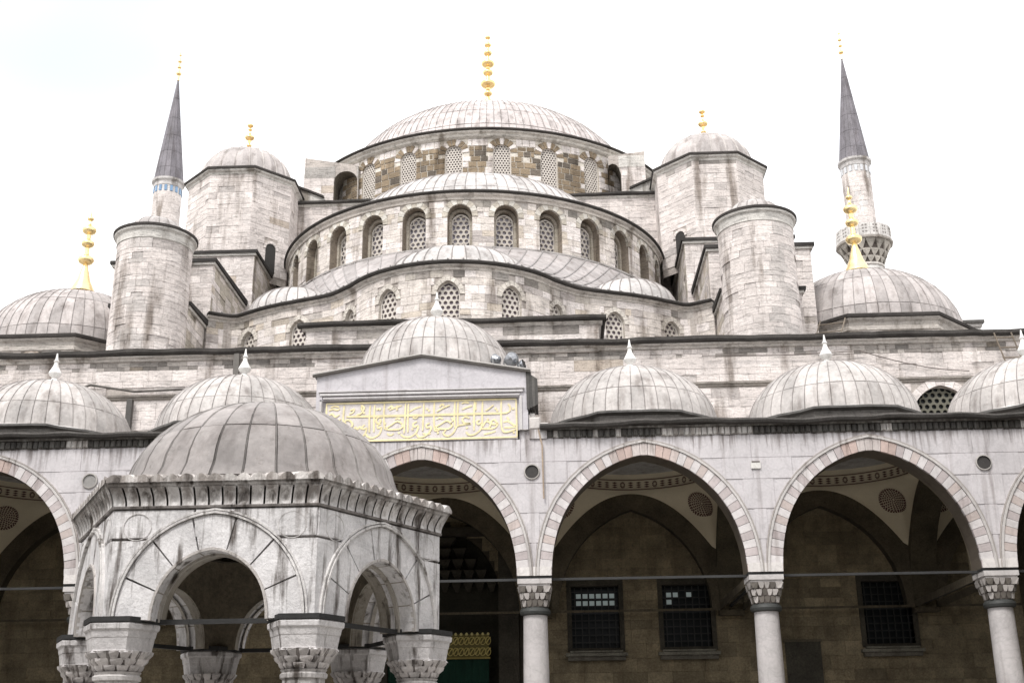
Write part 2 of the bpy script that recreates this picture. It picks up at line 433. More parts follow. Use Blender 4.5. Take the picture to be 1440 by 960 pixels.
def arch_band(mb, mp, op, g0, g1, w0, w1, t):
    A = op.outline(g0); B = op.outline(g1)
    A = [a for a in A if a[1] >= op.spring-1e-6]; B = [b for b in B if b[1] >= op.spring-1e-6]
    V = []
    for a, b in zip(A, B):
        V += [mp(op.uc+a[0], a[1], w1), mp(op.uc+a[0], a[1], w0), mp(op.uc+b[0], b[1], w0), mp(op.uc+b[0], b[1], w1)]
    F = [(i*4+k, (i+1)*4+k, (i+1)*4+k+1, i*4+k+1) for i in range(len(A)-1) for k in range(3)]
    mb.add(V, F, t)

# ------------------------------------------------------------------ colours of the stone
def jit(c, a=.06): k = 1+random.uniform(-a, a); return (c[0]*k, c[1]*k, c[2]*k)
LIME = (.60, .55, .525); PALE = (.685, .635, .61); TAN = (.45, .39, .335); BROWN = (.25, .195, .135); GREY = (.44, .40, .38); BLACKISH = (.10, .09, .08)
MORTAR = (.43, .39, .36)
def t_lime(u, v):
    r = random.random()
    return jit((.65, .60, .575), .035) if r < .3 else jit(TAN, .08) if r > .99 else jit((.49, .45, .43), .05) if r > .94 else jit(LIME, .04)
def t_warm(u, v):
    r = random.random()
    return jit(PALE, .05) if r < .3 else jit((.52, .46, .395), .08) if r > .92 else jit(GREY, .06) if r > .87 else jit((.61, .56, .52), .05)
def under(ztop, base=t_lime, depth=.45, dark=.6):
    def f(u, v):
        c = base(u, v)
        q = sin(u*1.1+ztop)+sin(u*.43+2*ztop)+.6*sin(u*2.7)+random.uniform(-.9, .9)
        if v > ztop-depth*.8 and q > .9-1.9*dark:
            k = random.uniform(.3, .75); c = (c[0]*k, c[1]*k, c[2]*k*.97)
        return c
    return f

# ------------------------------------------------------------------ windows with pierced plaster screens
_win = {}
def screen_mesh(h, rise, H, p, glass='bottle'):
    key = (round(h, 3), round(rise, 3), round(H, 3), p, glass)
    if key in _win: return _win[key]
    op = Op(0, 0, H, h, rise)
    def inside(x, z, m):
        return z > m and abs(x) < (op.half(z+m*.6) if z > H-.02 else h)-m*.9
    V = []; F = []; rh = p*.345; R = p/sqrt(3)*1.01; row = 0; z = p*.35
    while z < H+rise:
        k = -int(h/p)-1
        while k*p < h+p:
            x = k*p+(p/2 if row % 2 else 0); k += 1
            if not inside(x, z, p*.22): continue
            b = len(V)
            for i in range(12):
                a = pi/2+2*pi*i/12; rr = R if i % 2 == 0 else R*cos(pi/6)
                V.append((x+rr*cos(a), 0, z+rr*sin(a)))
            for dy in (0, .07):
                for i in range(12):
                    a = pi/2+2*pi*i/12; V.append((x+rh*cos(a), dy, z+rh*sin(a)))
            for i in range(12):
                j = (i+1) % 12
                F.append((b+i, b+j, b+12+j, b+12+i)); F.append((b+12+i, b+12+j, b+24+j, b+24+i))
        z += p*sqrt(3)/2; row += 1
    s = MB(); s.add(V, F, (.54, .50, .455) if glass != 'glass' else (.13, .125, .10))
    O = op.outline(.01); I = [(x*(h-.06)/h, .06+(zz)*(H+rise-.12)/(H+rise)) for x, zz in O]
    n = len(O); V = [(x, -.02, zz) for x, zz in O]+[(x, -.02, zz) for x, zz in I]+[(x, .03, zz) for x, zz in I]
    F = [(i, (i+1) % n, n+(i+1) % n, n+i) for i in range(n)]+[(n+i, n+(i+1) % n, 2*n+(i+1) % n, 2*n+i) for i in range(n)]
    fr = MB(); fr.add(V, F, (.6, .56, .52))
    V = [(x, .09, zz) for x, zz in O]; gl = MB(); gl.add(V, [tuple(range(n))], (1, 1, 1))
    res = []
    for mb, nm, mt in ((fr, 'frame', 'screen'), (s, 'screen', 'screen'), (gl, 'glass', glass)):
        o = link_mesh(nm, mb.V, mb.F, mb.T, M[mt], (0, 0, 0), track=False); res.append(o.data); bpy.data.objects.remove(o)
    _win[key] = res; return res
def window(root, mp, op, w, p, glass='bottle'):
    a = Vector(mp(op.uc-.05, op.sill, w)); b = Vector(mp(op.uc+.05, op.sill, w)); c = (a+b)/2; d = b-a
    ms = screen_mesh(op.h, op.rise, op.spring-op.sill, p, glass)
    wo = bpy.data.objects.new('window', ms[0]); COL.objects.link(wo); wo.parent = root
    wo.location = c-org(root); wo.rotation_euler = (0, 0, atan2(d.y, d.x))
    for nm, me in (('screen', ms[1]), ('glass', ms[2])):
        o = bpy.data.objects.new(nm, me); COL.objects.link(o); o.parent = wo
    return wo

# ------------------------------------------------------------------ lead domes
LEAD = (.50, .49, .485)
def t_lead(base=LEAD, a=.1):
    return lambda: jit(base, a)
def patch(root, S, s0, s1, t0, t1, n, m, lift, tint, gap=(.0, .0), kind='lead_sheet', parent=None, mat='lead', sign=1):
    s0 += gap[0]; s1 -= gap[0]; t0 += gap[1]; t1 -= gap[1]
    G = [[Vector(S(s0+(s1-s0)*i/n, t0+(t1-t0)*j/m)) for j in range(m+1)] for i in range(n+1)]
    ds = (G[n][0]-G[0][0])+(G[n][m]-G[0][m]); dt = (G[0][m]-G[0][0])+(G[n][m]-G[n][0])
    N = ds.cross(dt)*sign; N.normalize()
    V = []; F = []; lf = lift*random.uniform(.6, 1.2)
    for i in range(n+1):
        for j in range(m+1): V.append(tuple(G[i][j]+N*lf))
    for i in range(n):
        for j in range(m):
            a = i*(m+1)+j; F.append((a, a+m+1, a+m+2, a+1))
    ring = [(i, 0) for i in range(n+1)]+[(n, j) for j in range(1, m+1)]+[(i, m) for i in range(n-1, -1, -1)]+[(0, j) for j in range(m-1, 0, -1)]
    b = len(V); V += [tuple(G[i][j]-N*.03) for i, j in ring]; k = len(ring)
    for q in range(k):
        i, j = ring[q]; i2, j2 = ring[(q+1) % k]
        F.append((i*(m+1)+j, b+q, b+(q+1) % k, i2*(m+1)+j2))
    piece(root, kind, V, F, tint, mat, parent, smooth=30)
def dome(root, c, R, z0, rise, gores, rings, tint, a0=0., a1=2*pi, flare=.0, rib=.045, pw=1., seamtint=(.27, .25, .242), name='dome', nm=2, cap=True, foot=None, lobe=0.):
    """under-shell (the part), single lead sheets and raised seam rolls"""
    def S(a, t):
        e = t*pi/2; r = R*cos(e)**pw; z = z0+rise*sin(e)
        if t < .08: r += flare*(1-t/.08)
        if lobe: r += lobe*min(1, 3*(1-t))*abs(sin(pi*((a-a0)/((a1-a0)/gores)%1)))
        return (c[0]+r*cos(a), c[1]+r*sin(a), z)
    sh = MB(); N = gores*2
    prof = [(Vector(S(0, t))-Vector((c[0], c[1], 0))) for t in lin(0, 1, 14)]
    sh.lathe([(max(q.x, .001), q.z-.02) for q in prof], N, c, (.2, .19, .19), a0, a1)
    if foot: sh.lathe([(R+flare-.05, foot), (R+flare, z0-.1), (R+flare, z0)], N, c, (.12, .115, .11), a0, a1)
    part = sh.build(name, 'lead', root, smooth=40)
    da = (a1-a0)/gores; ga = .012/R*1.2
    for i in range(gores):
        off = .0
        for j in range(len(rings)-1):
            patch(root, S, a0+i*da, a0+(i+1)*da, rings[j], rings[j+1], 2, max(2, math.ceil((rings[j+1]-rings[j])/.09)), .02, tint(), (ga, .0025), parent=part)
    rb = MB()
    for i in range(gores+(0 if abs(a1-a0-2*pi) < 1e-6 else 1)):
        a = a0+i*da; pts = [Vector(S(a, t)) for t in lin(0, rings[-1], 10)]; tv = Vector((-sin(a), cos(a), 0)); V = []
        for k, q in enumerate(pts):
            d = (pts[min(k+1, 10)]-pts[max(k-1, 0)]).normalized(); nn = tv.cross(d).normalized()
            if nn.dot(Vector((cos(a), sin(a), .3))) < 0: nn = -nn
            V += [q-tv*rib*.75, q+nn*rib*1.5, q+tv*rib*.75]
        F = [(k*3+x, k*3+x+1, (k+1)*3+x+1, (k+1)*3+x) for k in range(10) for x in (0, 1)]
        rb.add(V, F, seamtint)
    rb.build('seam_rolls', 'lead', part, kind='stuff')
    return part

def finial(root, c, prof, mat='gold', t=(.88, .64, .30), n=14, name='finial', crescent=0):
    b = MB(); b.lathe(prof, n, c, t)
    o = b.build(name, mat, root, smooth=50)
    if crescent:
        k = MB(); z = prof[-1][1]+crescent*.8; pts = []
        for i in range(13):
            a = radians(-60+300*i/12-90+60); pts.append((c[0]+crescent*.75*cos(a), c[1], z+crescent*.75*sin(a)))
        for p0, p1 in zip(pts, pts[1:]): k.tube([p0, p1], crescent*.13, t, 5)
        k.build('crescent', mat, o)
    return o
def bulbs(z0, r0, parts, top):
    """(z, r, thickness) bulbs on a stem"""
    P = [(r0, z0), (r0*.8, z0+.12)]
    for z, r, h in parts:
        s = r*.3; P += [(s*1.2, z-h*.9), (s, z-h*.6), (r*.8, z-h*.42), (r, z-h*.12), (r*.95, z+h*.15), (r*.6, z+h*.42), (s, z+h*.6)]
    P += [(.03, top-.05), (.004, top)]
    return P

# =================================================================== GROUND
g = MB(); g.box(-400, 400, -400, 500, -.3, 0, (.28, .27, .255)); o = g.build('ground', 'pave', None); o['kind'] = 'structure'
g = MB(); g.box(-26.6, 26.6, -.9, 7.6, .004, .95, (.16, .15, .14)); g.box(-26.6, 26.6, -1.25, -.9, .004, .62, (.42, .41, .39)); g.box(-26.6, 26.6, -1.6, -1.25, .004, .3, (.42, .41, .39))
o = g.build('portico_platform', 'pave', None); o['kind'] = 'structure'

# the other three wings of the courtyard, which close in the view of the low sky
g = MB(); g2 = MB()
for a_, b_ in (((27.2, 0), (27.2, -46)), ((27.2, -46), (-27.2, -46)), ((-27.2, -46), (-27.2, 0))):
    mw = pmap(b_, a_); nb = round(mw.L/6.6); w_ = mw.L/nb
    ops_ = [Op(w_*(i+.5), .02, 6.6, w_/2-.5, 3.4) for i in range(nb)]
    wall_open(g, mw, 0, mw.L, 0, 11.2, ops_, (.42, .40, .40), depth=.8)
    sweep(g2, mw, [0, mw.L], [(-.3, 11.2), (7, 11.5), (7, 11.7), (-.3, 11.4)], (.3, .29, .28)); sweep(g2, mw, [-7, mw.L+7], [(7, 0), (7.6, 0), (7.6, 13.2), (7, 13.2)], (.09, .075, .05))
o = g.build('courtyard_wings', 'marble_clean', None); o['kind'] = 'structure'; o = g2.build('courtyard_outer_wall', 'rough', None); o['kind'] = 'structure'

# =================================================================== MOSQUE HALL
hall = thing('mosque_hall', 'great stone prayer hall with stacked windowed drums under the largest lead dome', 'mosque', (0, 7.6, 0))
st = MB()
# front wall above the portico, and inside it
FWALL = pmap((-27, 7.6), (27, 7.6)); X0 = -27
lun = [Op(x-X0, 13.15, 13.3, 1.08, 1.12, four(1.08, 1.12, .95, .6, 8)) for x in (-18.08, 18.08)]
wins_in = []
for wx in (5.24, 8.39, 15.25):
    if 1:
        wins_in.append(Op(wx-X0, 5.3, 7.4, .82, .001, [(-.82, 0), (0, .001), (.82, 0)]))
portal = Op(-X0, .95, 7.2, 1.9, 2.3)
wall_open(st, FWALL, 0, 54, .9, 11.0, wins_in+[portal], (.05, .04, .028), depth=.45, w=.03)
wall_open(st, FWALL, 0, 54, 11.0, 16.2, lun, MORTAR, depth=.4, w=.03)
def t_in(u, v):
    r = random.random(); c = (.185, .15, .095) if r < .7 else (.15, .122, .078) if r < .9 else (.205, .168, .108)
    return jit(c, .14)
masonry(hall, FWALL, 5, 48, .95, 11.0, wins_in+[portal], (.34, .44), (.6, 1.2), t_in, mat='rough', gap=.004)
LWALL = (7.0, 48)
masonry(hall, FWALL, 6.0, 54, 11.4, 14.5, [Op(l.uc, l.sill, l.spring, l.h, l.rise, l.prof, .3) for l in lun], (.3, .4), (.6, 1.2), t_lime)
masonry(hall, FWALL, 6.0, 54, 14.75, 15.7, [], (.28, .34), (.6, 1.3), t_lime)
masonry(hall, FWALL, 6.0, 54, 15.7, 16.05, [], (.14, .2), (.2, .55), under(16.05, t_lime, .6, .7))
for l in lun:
    voussoirs(hall, FWALL, l, .3, 11, -.01, .1, lambda k, n: jit(LIME if k % 2 else PALE, .05))
    window(hall, FWALL, l, .22, .25, 'glass')
cn = MB()
def slab_line(mb, mp, u0, u1, z, drop=.13, out=.3, t=(.055, .051, .048), n=1):
    """projecting lead edge, underside shade painted in near-black, with a pale stone bed mould below"""
    us = lin(u0, u1, max(n, int((u1-u0)/.45))); V = []; ph = random.random()*9
    for u in us:
        d = .022*sin(u*.9+ph)+.014*sin(u*2.6+ph)+random.uniform(-.01, .01)
        V += [mp(u, v+(d if w < 0 else 0), w) for w, v in [(.05, z), (-out, z+.01), (-out-.02, z-drop*.6), (-out+.04, z-drop), (.05, z-drop)]]
    F = [(i*5+k, (i+1)*5+k, (i+1)*5+(k+1) % 5, i*5+(k+1) % 5) for i in range(len(us)-1) for k in range(5)]
    mb.add(V, F+[tuple(range(5)), tuple(reversed(range(len(V)-5, len(V))))], t)
stb = MB()
def bed_line(mp, u0, u1, z, n=1, t=(.5, .47, .44)):
    sweep(stb, mp, lin(u0, u1, n), [(.05, z), (-.22, z), (-.2, z-.06), (-.12, z-.1), (-.08, z-.17), (.05, z-.2)], t)
wob = lambda u: 0
slab_line(cn, FWALL, 0, 54, 16.42, .2, .34); bed_line(FWALL, 0, 54, 16.22)
sweep(stb, FWALL, [6, 54], [(.03, 14.72), (-.1, 14.72), (-.08, 14.66), (.0, 14.62), (-.05, 14.58), (.03, 14.54)], (.36, .33, .3))
# raised centre block of the front wall
cb = [(-5.31, 7.52), (5.72, 7.52), (5.72, 12.), (-5.31, 12.)]
st.prism(cb, 16.0, 17.1, MORTAR)
for a, b in ((0, 1), (1, 2), (3, 0)):
    mp_ = pmap(cb[a], cb[b]); masonry(hall, mp_, 0, mp_.L, 16.45, 17.12, [], (.3, .34), (.6, 1.2), under(17.12, t_lime, .4, .6), wf=(-.03, -.015), wb=.02)
    slab_line(cn, mp_, -.3 if a == 0 else 0, mp_.L+(.3 if a == 0 else 0), 17.36, .17, .26)
    sweep(stb, mp_, [-.15 if a == 0 else 0, mp_.L+(.15 if a == 0 else 0)], [(.05, 17.19), (-.14, 17.19), (-.05, 17.06), (.05, 17.06)], (.5, .47, .44))
st.prism([(-5.4, 7.5), (5.8, 7.5), (5.8, 12), (-5.4, 12)], 17.2, 17.33, (.35, .34, .34))
# flat roof behind the front wall
st.prism([(-27, 7.7), (27, 7.7), (27, 40), (-27, 40)], 16.0, 16.3, (.35, .34, .34))

# ---- exedrae: one wavy wall of five centre windows and two at each side
arcp = [(4.85*sin(radians(a)), 13-4.85*cos(radians(a))) for a in range(-56, 57, 4)]
right = [(4.5, 10.75), (4.95, 11.18), (5.6, 11.5), (6.5, 11.85), (7.4, 12.18), (8.2, 12.58), (8.9, 13.02), (9.5, 13.42), (10.0, 13.45), (10.85, 12.95)]
ep = [(-x, y) for x, y in reversed(right)]+[p_ for p_ in arcp if abs(p_[0]) < 4.1]+right
EX = pathmap(ep); EL = EX.L
eo = []
for x, y, h in ((0, 8.15, .46), (2.46, 8.82, .44), (-2.46, 8.82, .44), (4.22, 10.5, .3), (-4.22, 10.5, .3), (6.61, 11.9, .42), (-6.61, 11.9, .42), (9.07, 13.15, .4), (-9.07, 13.15, .4)):
    eo.append(Op(EX.near(x, y), 17.5 if abs(x) > 5 else 17.75, 18.72, h, h*1.25, ring=.2))
wall_open(st, EX, 0, EL, 16.2, 19.85, eo, MORTAR, depth=.35, w=.03, du=.6, trev=(.5, .46, .41))
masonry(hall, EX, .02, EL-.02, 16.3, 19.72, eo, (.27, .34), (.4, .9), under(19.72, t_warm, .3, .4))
for o in eo:
    voussoirs(hall, EX, o, .2, 9, -.012, .1, lambda k, n: jit((.58, .54, .49), .08)); window(hall, EX, o, .2, .23)
US = lin(0, EL, 70)
sweep(stb, EX, US, [(.05, 19.92), (-.16, 19.92), (-.14, 19.86), (-.05, 19.8), (-.03, 19.72), (.05, 19.7)], (.5, .465, .43))
sweep(cn, EX, US, [(.1, 20.06), (-.26, 20.05), (-.28, 19.99), (-.24, 19.93), (.1, 19.92)], (.055, .051, .048))
# lead roof from the exedra cornice up to the semi-dome drum
DR, DC = 9.72, 23.8
def RoofS(s, t):
    a = EX(EL*s, 20.06, -.24); ph = radians(-97+194*s)
    b = (DR*sin(ph), DC-DR*cos(ph), 23.28)
    k = t; z = a[2]+(b[2]-a[2])*k**1.3
    return (a[0]+(b[0]-a[0])*k, a[1]+(b[1]-a[1])*k, z)
rf = MB(); NS = 60
V = [RoofS(i/NS, j/6) for i in range(NS+1) for j in range(7)]; V = [(x, y, z-.03) for x, y, z in V]
rf.add(V, [(i*7+j, (i+1)*7+j, (i+1)*7+j+1, i*7+j+1) for i in range(NS) for j in range(6)], (.2, .19, .19))
lower_roof = rf.build('lower_roof', 'lead', hall, smooth=30)
for i in range(44):
    for t0, t1 in ((0, .42), (.42, 1)):
        patch(hall, RoofS, i/44, (i+1)/44, t0, t1, 1, 3, .02, jit((.36, .335, .33), .1), (.0009, .004), parent=lower_roof)
rb = MB()
for i in range(1, 44):
    rb.tube([Vector(RoofS(i/44, t))+Vector((0, 0, .03)) for t in lin(0, 1, 5)], .035, (.3, .285, .28), 5)
rb.build('seam_rolls', 'lead', lower_roof, kind='stuff')
dome(hall, (0, 13.0), 3.45, 20.35, 1.9, 20, (0, .5, .98), t_lead((.48, .46, .45)), radians(170), radians(370), name='half_dome', pw=.75)
for sx in (-1, 1):
    dome(hall, (sx*7.35, 14.6), 2.1, 20.2, 1.35, 14, (0, .55, .98), t_lead((.48, .46, .45)), radians(180), radians(360), name='half_dome')

# ---- drum of the front semi-dome
SD = cmap(0, DC, 9.72); R_ = 9.72
so_ = []
for k in range(-6, 7):
    a = radians(k*12.45-.3) 
    so_.append(Op(a*R_, 23.35, 24.84, .56, .6, rnd_arch(.56, .62), ring=.24))
A1 = radians(84)*R_
wall_open(st, SD, -A1, A1, 23.0, 25.75, so_, MORTAR, depth=.75, w=.03, du=.7, trev=(.25, .21, .17))
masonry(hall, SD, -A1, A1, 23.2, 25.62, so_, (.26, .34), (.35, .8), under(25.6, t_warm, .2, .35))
for o in so_:
    voussoirs(hall, SD, o, .26, 9, -.012, .12, lambda k, n: jit((.6, .57, .52) if k % 2 else (.48, .44, .38), .08))
    wi = Op(o.uc, 23.35, 24.72, .43, .48, rnd_arch(.43, .48)); window(hall, SD, wi, .6, .255, 'roundel')
    fr = MB(); arch_band(fr, SD, Op(o.uc, 23.35, 24.78, .43, .5, rnd_arch(.43, .5)), .0, .14, .44, .75, (.36, .32, .27))
    for s in (-1, 1):
        mp2 = SD; u0 = o.uc+s*.43; u1 = o.uc+s*.57; a_, b_ = min(u0, u1), max(u0, u1)
        fr.add([mp2(a_, 23.35, .44), mp2(b_, 23.35, .44), mp2(b_, 24.8, .44), mp2(a_, 24.8, .44), mp2(a_, 23.35, .75), mp2(b_, 23.35, .75), mp2(b_, 24.8, .75), mp2(a_, 24.8, .75)],
               [(0, 1, 2, 3), (0, 4, 7, 3), (1, 5, 6, 2)], (.42, .38, .32))
    fr.build('window_surround', 'stone', hall)
U = lin(-A1, A1, 80)
sweep(stb, SD, U, [(.05, 25.92), (-.2, 25.92), (-.18, 25.84), (-.08, 25.76), (-.06, 25.66), (.05, 25.62)], (.52, .48, .44))
sweep(cn, SD, U, [(.2, 26.06), (-.28, 26.05), (-.3, 25.98), (-.24, 25.92), (.2, 25.92)], (.055, .051, .048))
sweep(stb, SD, lin(-A1, A1, 60), [(.03, 23.34), (-.09, 23.33), (-.1, 23.24), (.03, 23.12)], (.33, .31, .3))
def SH(a, t): r = 9.98-(9.98-7.55)*t; return (r*cos(a), DC+r*sin(a), 26.05+.28*t)
sh_ = MB(); sh_.lathe([(9.98, 26.02), (7.5, 26.3)], 52, (0, DC), (.2, .19, .19), radians(180), radians(360)); shp = sh_.build('dome_shoulder', 'lead', hall, smooth=40)
for i in range(52):
    patch(hall, SH, pi+pi*i/52, pi+pi*(i+1)/52, 0, 1, 2, 1, .02, jit((.44, .42, .41), .1), (.001, .002), parent=shp)
dome(hall, (0, DC), 7.65, 26.15, 4.4, 44, (0, .22, .45, .68, .88, 1), t_lead((.46, .44, .43)), radians(180), radians(360), name='semi_dome')

# ---- great square base behind it, with its coping
BW = pmap((-10.4, 24.0), (10.4, 24.0))
st.prism([(-10.4, 24.03), (10.4, 24.03), (10.4, 49), (-10.4, 49)], 16.3, 30.45, MORTAR)
masonry(hall, BW, .1, 20.7, 24.0, 30.42, [], (.3, .38), (.5, 1.0), t_lime)
slab_line(cn, BW, -.1, 20.9, 30.66, .16, .22); sweep(stb, BW, [0, 20.8], [(.05, 30.5), (-.12, 30.5), (-.03, 30.38), (.05, 30.38)], (.5, .48, .45))
for s in (-1, 1):     # small sloping shoulders beside the turrets
    xs = [8.35, 9.95]; a = [(s*xs[0], 24.25), (s*xs[1], 24.25), (s*xs[1], 26.4), (s*xs[0], 26.4)]
    if s < 0: a = [a[1], a[0], a[3], a[2]]
    zs = [31.02 if abs(x) < 9 else 31.75 for x, y in a]
    st.prism(a, 30.6, 31, (.52, .5, .47), zs); b = [(x*1.006, y-.14 if y < 25 else y) for x, y in a]
    V = [(x, y, z) for (x, y), z in zip(b, zs)]+[(x, y, z+.12) for (x, y), z in zip(b, zs)]
    cn.add(V, [(3, 2, 1, 0), (4, 5, 6, 7), (0, 1, 5, 4), (1, 2, 6, 5), (3, 0, 4, 7)], (.055, .051, .048))

# ---- main drum
MR, MC = 11.7, 36.5; MD = cmap(0, MC, MR)
mo = [Op(radians(k*13.35+6.95)*MR, 31.6, 33.9, .5, .5, rnd_arch(.5, .5), ring=.38) for k in range(-6, 6)]
A2 = radians(100)*MR
wall_open(st, MD, -A2, A2, 30.4, 34.85, mo, (.6, .56, .5), depth=.3, w=.03, du=.8, trev=(.4, .36, .3))
def t_drum(u, v):
    a = .55*cos(2*pi*u/(radians(13.35)*MR))+sin(u*.77+v*.9)*.45+random.uniform(-.4, .4)+.15
    if v > 34.45: return jit(PALE, .06)
    if u > 1.5: a -= .25
    if a > -.18: return jit(BROWN, .2) if random.random() > .12 else jit((.13, .11, .09), .2)
    return jit(PALE, .06) if random.random() < .6 else jit(LIME, .06)
masonry(hall, MD, -A2, A2, 31.0, 34.76, mo, (.3, .38), (.38, .75), t_drum, gap=.045, wf=(-.01, .005))
for o in mo:
    voussoirs(hall, MD, o, .38, 9, -.012, .1, (lambda q: lambda k, n: jit(BROWN if (k+q) % 3 else PALE, .12))(random.randint(0, 2)), gap=.035); window(hall, MD, o, .14, .17, 'roundel')
U = lin(-A2, A2, 90)
sweep(stb, MD, U, [(.05, 35.12), (-.34, 35.12), (-.32, 35.04), (-.2, 34.96), (-.16, 34.86), (-.06, 34.78), (.05, 34.74)], (.55, .52, .48))
sweep(cn, MD, U, [(.2, 35.27), (-.44, 35.25), (-.46, 35.17), (-.38, 35.12), (.2, 35.12)], (.06, .055, .052))
sh_ = MB(); sh_.lathe([(12.1, 35.26), (9.75, 35.42)], 82, (0, MC), (.42, .395, .385)); sh_.build('dome_shoulder', 'lead', hall, smooth=40)
dome(hall, (0, MC), 9.85, 35.3, 6.68, 72, (0, .16, .3, .44, .58, .72, .86, 1), t_lead((.46, .42, .41)), radians(175), radians(365), name='main_dome')
rear = MB(); rear.lathe([(9.85*cos(t*pi/2)+.001, 35.3+6.6*sin(t*pi/2)) for t in lin(0, 1, 12)], 40, (0, MC), (.45, .43, .42), radians(5), radians(175))
rear.lathe([(11.7, 30.4), (11.7, 35.2)], 40, (0, MC), LIME, radians(5), radians(175)); rear.build('rear_shell', 'lead', hall, smooth=40)
finial(hall, (0, MC), [(.9, 41.6), (.62, 42.3), (.45, 43.3), (.3, 44.1)]+bulbs(44.3, .3, [(44.75, .3, .3), (45.5, .52, .5), (46.4, .36, .4), (47.1, .46, .42), (47.95, .3, .34), (48.6, .25, .28), (49.2, .2, .2)], 49.6)[2:])
# flying buttress blocks that lean on the drum, each pierced by an arch
for x0, x1, zt0, zt1, ax, ah in ((-10.15, -7.0, 34.95, 34.35, -7.72, .68), (7.45, 9.55, 34.5, 34.75, 7.42, .72)):
    mpb = pmap((x0, 26.8), (x1, 26.8)); top = lambda u, a=zt0, b=zt1, L=mpb.L: a+(b-a)*u/L
    op = Op(ax-x0, 30.6, 33.3, ah, .72, rnd_arch(ah, .72))
    op.prof = [(x, z) for x, z in op.prof]
    bm = MB()
    wall_open(bm, mpb, 0, mpb.L, 30.6, 35, [op] if x0 < 0 else [Op(.35, 30.6, 33.3, .35, .7, [(-.35, .6), (-.1, .7), (.1, .62), (.25, .4), (.35, 0)])], MORTAR, depth=2.6, w=.03, trev=(.2, .18, .15), top=top)
    bm.add([(x0, 26.83, 30.6), (x0, 31.2, 30.6), (x0, 31.2, zt0), (x0, 26.83, zt0), (x1, 26.83, 30.6), (x1, 29.5, 30.6), (x1, 29.5, zt1), (x1, 26.83, zt1)],
           [(0, 1, 2, 3), (7, 6, 5, 4), (3, 2, 6, 7)], (.45, .43, .4))
    bm.build('flying_buttress', 'stone', hall)
    ops = [op] if x0 < 0 else [Op(0, 30.6, 33.3, .72, .72)]
    masonry(hall, mpb, 0, mpb.L, 30.66, min(zt0, zt1)-.75, ops, (.34, .44), (.5, .9), t_lime)
    masonry(hall, mpb, 0, mpb.L, min(zt0, zt1)-.75, min(zt0, zt1)-.02, ops, (.7, .8), (2.5, 3.5), lambda u, v: jit((.36, .34, .32), .05) if x0 < 0 else jit((.55, .53, .5), .05))
    if x0 < 0: masonry(hall, pmap((x0, 31.2), (x0, 26.8)), 0, 4.4, 30.66, zt0-.02, [], (.34, .44), (.5, .9), t_lime)

st.build('wall_core', 'stone', hall); stb.build('cornice', 'stone', hall, smooth=25); cn.build('lead_edge', 'edge_shade', hall)

# ---- stepped buttress blocks between the hall and the round towers
for s, side in ((-1, 'left'), (1, 'right')):
    bt = thing('stepped_buttress', ('pale stone stepped buttress to the left of the middle windows, behind the left round tower' if s < 0 else
               'pale stone stepped buttress to the right of the middle windows, behind the right round tower'), 'buttress', (s*12.6, 14, 16.3), 'stepped buttresses')
    core = MB(); cop = MB()
    # each level: front Y, inner X, outer X, rear Y, bottom Z, top Z
    for yf, xi, xo, yr, zb, zt in ((10.67, 10.95, 14.1, 13.3, 16.3, 19.45), (13.1, 10.8, 15.2, 18.6, 16.3, 22.45), (18.4, 10.46, 15.6, 27.5, 16.3, 25.2)):
        fp = [(xi, yf), (xo, yf), (xo, yr), (xi, yr)]
        if s < 0: fp = [(-xo, yf), (-xi, yf), (-xi, yr), (-xo, yr)]
        core.prism([(x+(.03 if k in (0, 3) else -.03), y+(.03 if k < 2 else 0)) for k, (x, y) in enumerate(fp)], zb, zt, MORTAR)
        mf = pmap(fp[0], fp[1]); masonry(bt, mf, 0, mf.L, zb+.02, zt-.1, [], (.28, .36), (.5, 1.0), t_lime)
        mi = pmap(fp[1], fp[2]) if s < 0 else pmap(fp[3], fp[0]); masonry(bt, mi, 0, mi.L, zb+.02, zt-.1, [], (.28, .36), (.5, 1.0), lambda u, v: t_warm(u, v) if random.random() < .6 else jit((.46, .42, .36), .08))
        q = .16; outl = [(fp[0][0]-q, fp[0][1]-q), (fp[1][0]+q, fp[1][1]-q), (fp[2][0]+q, fp[2][1]), (fp[3][0]-q, fp[3][1])]
        core.prism([(x*1., y+.07) for x, y in [(outl[0][0]+.07, outl[0][1]), (outl[1][0]-.07, outl[1][1]), (outl[2][0]-.07, outl[2][1]), (outl[3][0]+.07, outl[3][1])]], zt-.1, zt+.02, (.5, .48, .45))
        cop.prism(outl, zt+.02, zt+.17, (.05, .047, .045), [zt+.17, zt+.17, zt+.3, zt+.3])
    # inner recess wall beside the drum
    fi = [(9.0, 20.4), (10.5, 20.4), (10.5, 26), (9.0, 26)] if s > 0 else [(-10.5, 20.4), (-9.0, 20.4), (-9.0, 26), (-10.5, 26)]
    fi = [(s*10.5, 21.2), (s*10.1, 24.6), (s*9.6, 24.1)]
    core.build('core', 'stone', bt); cop.build('lead_coping', 'edge_shade', bt)

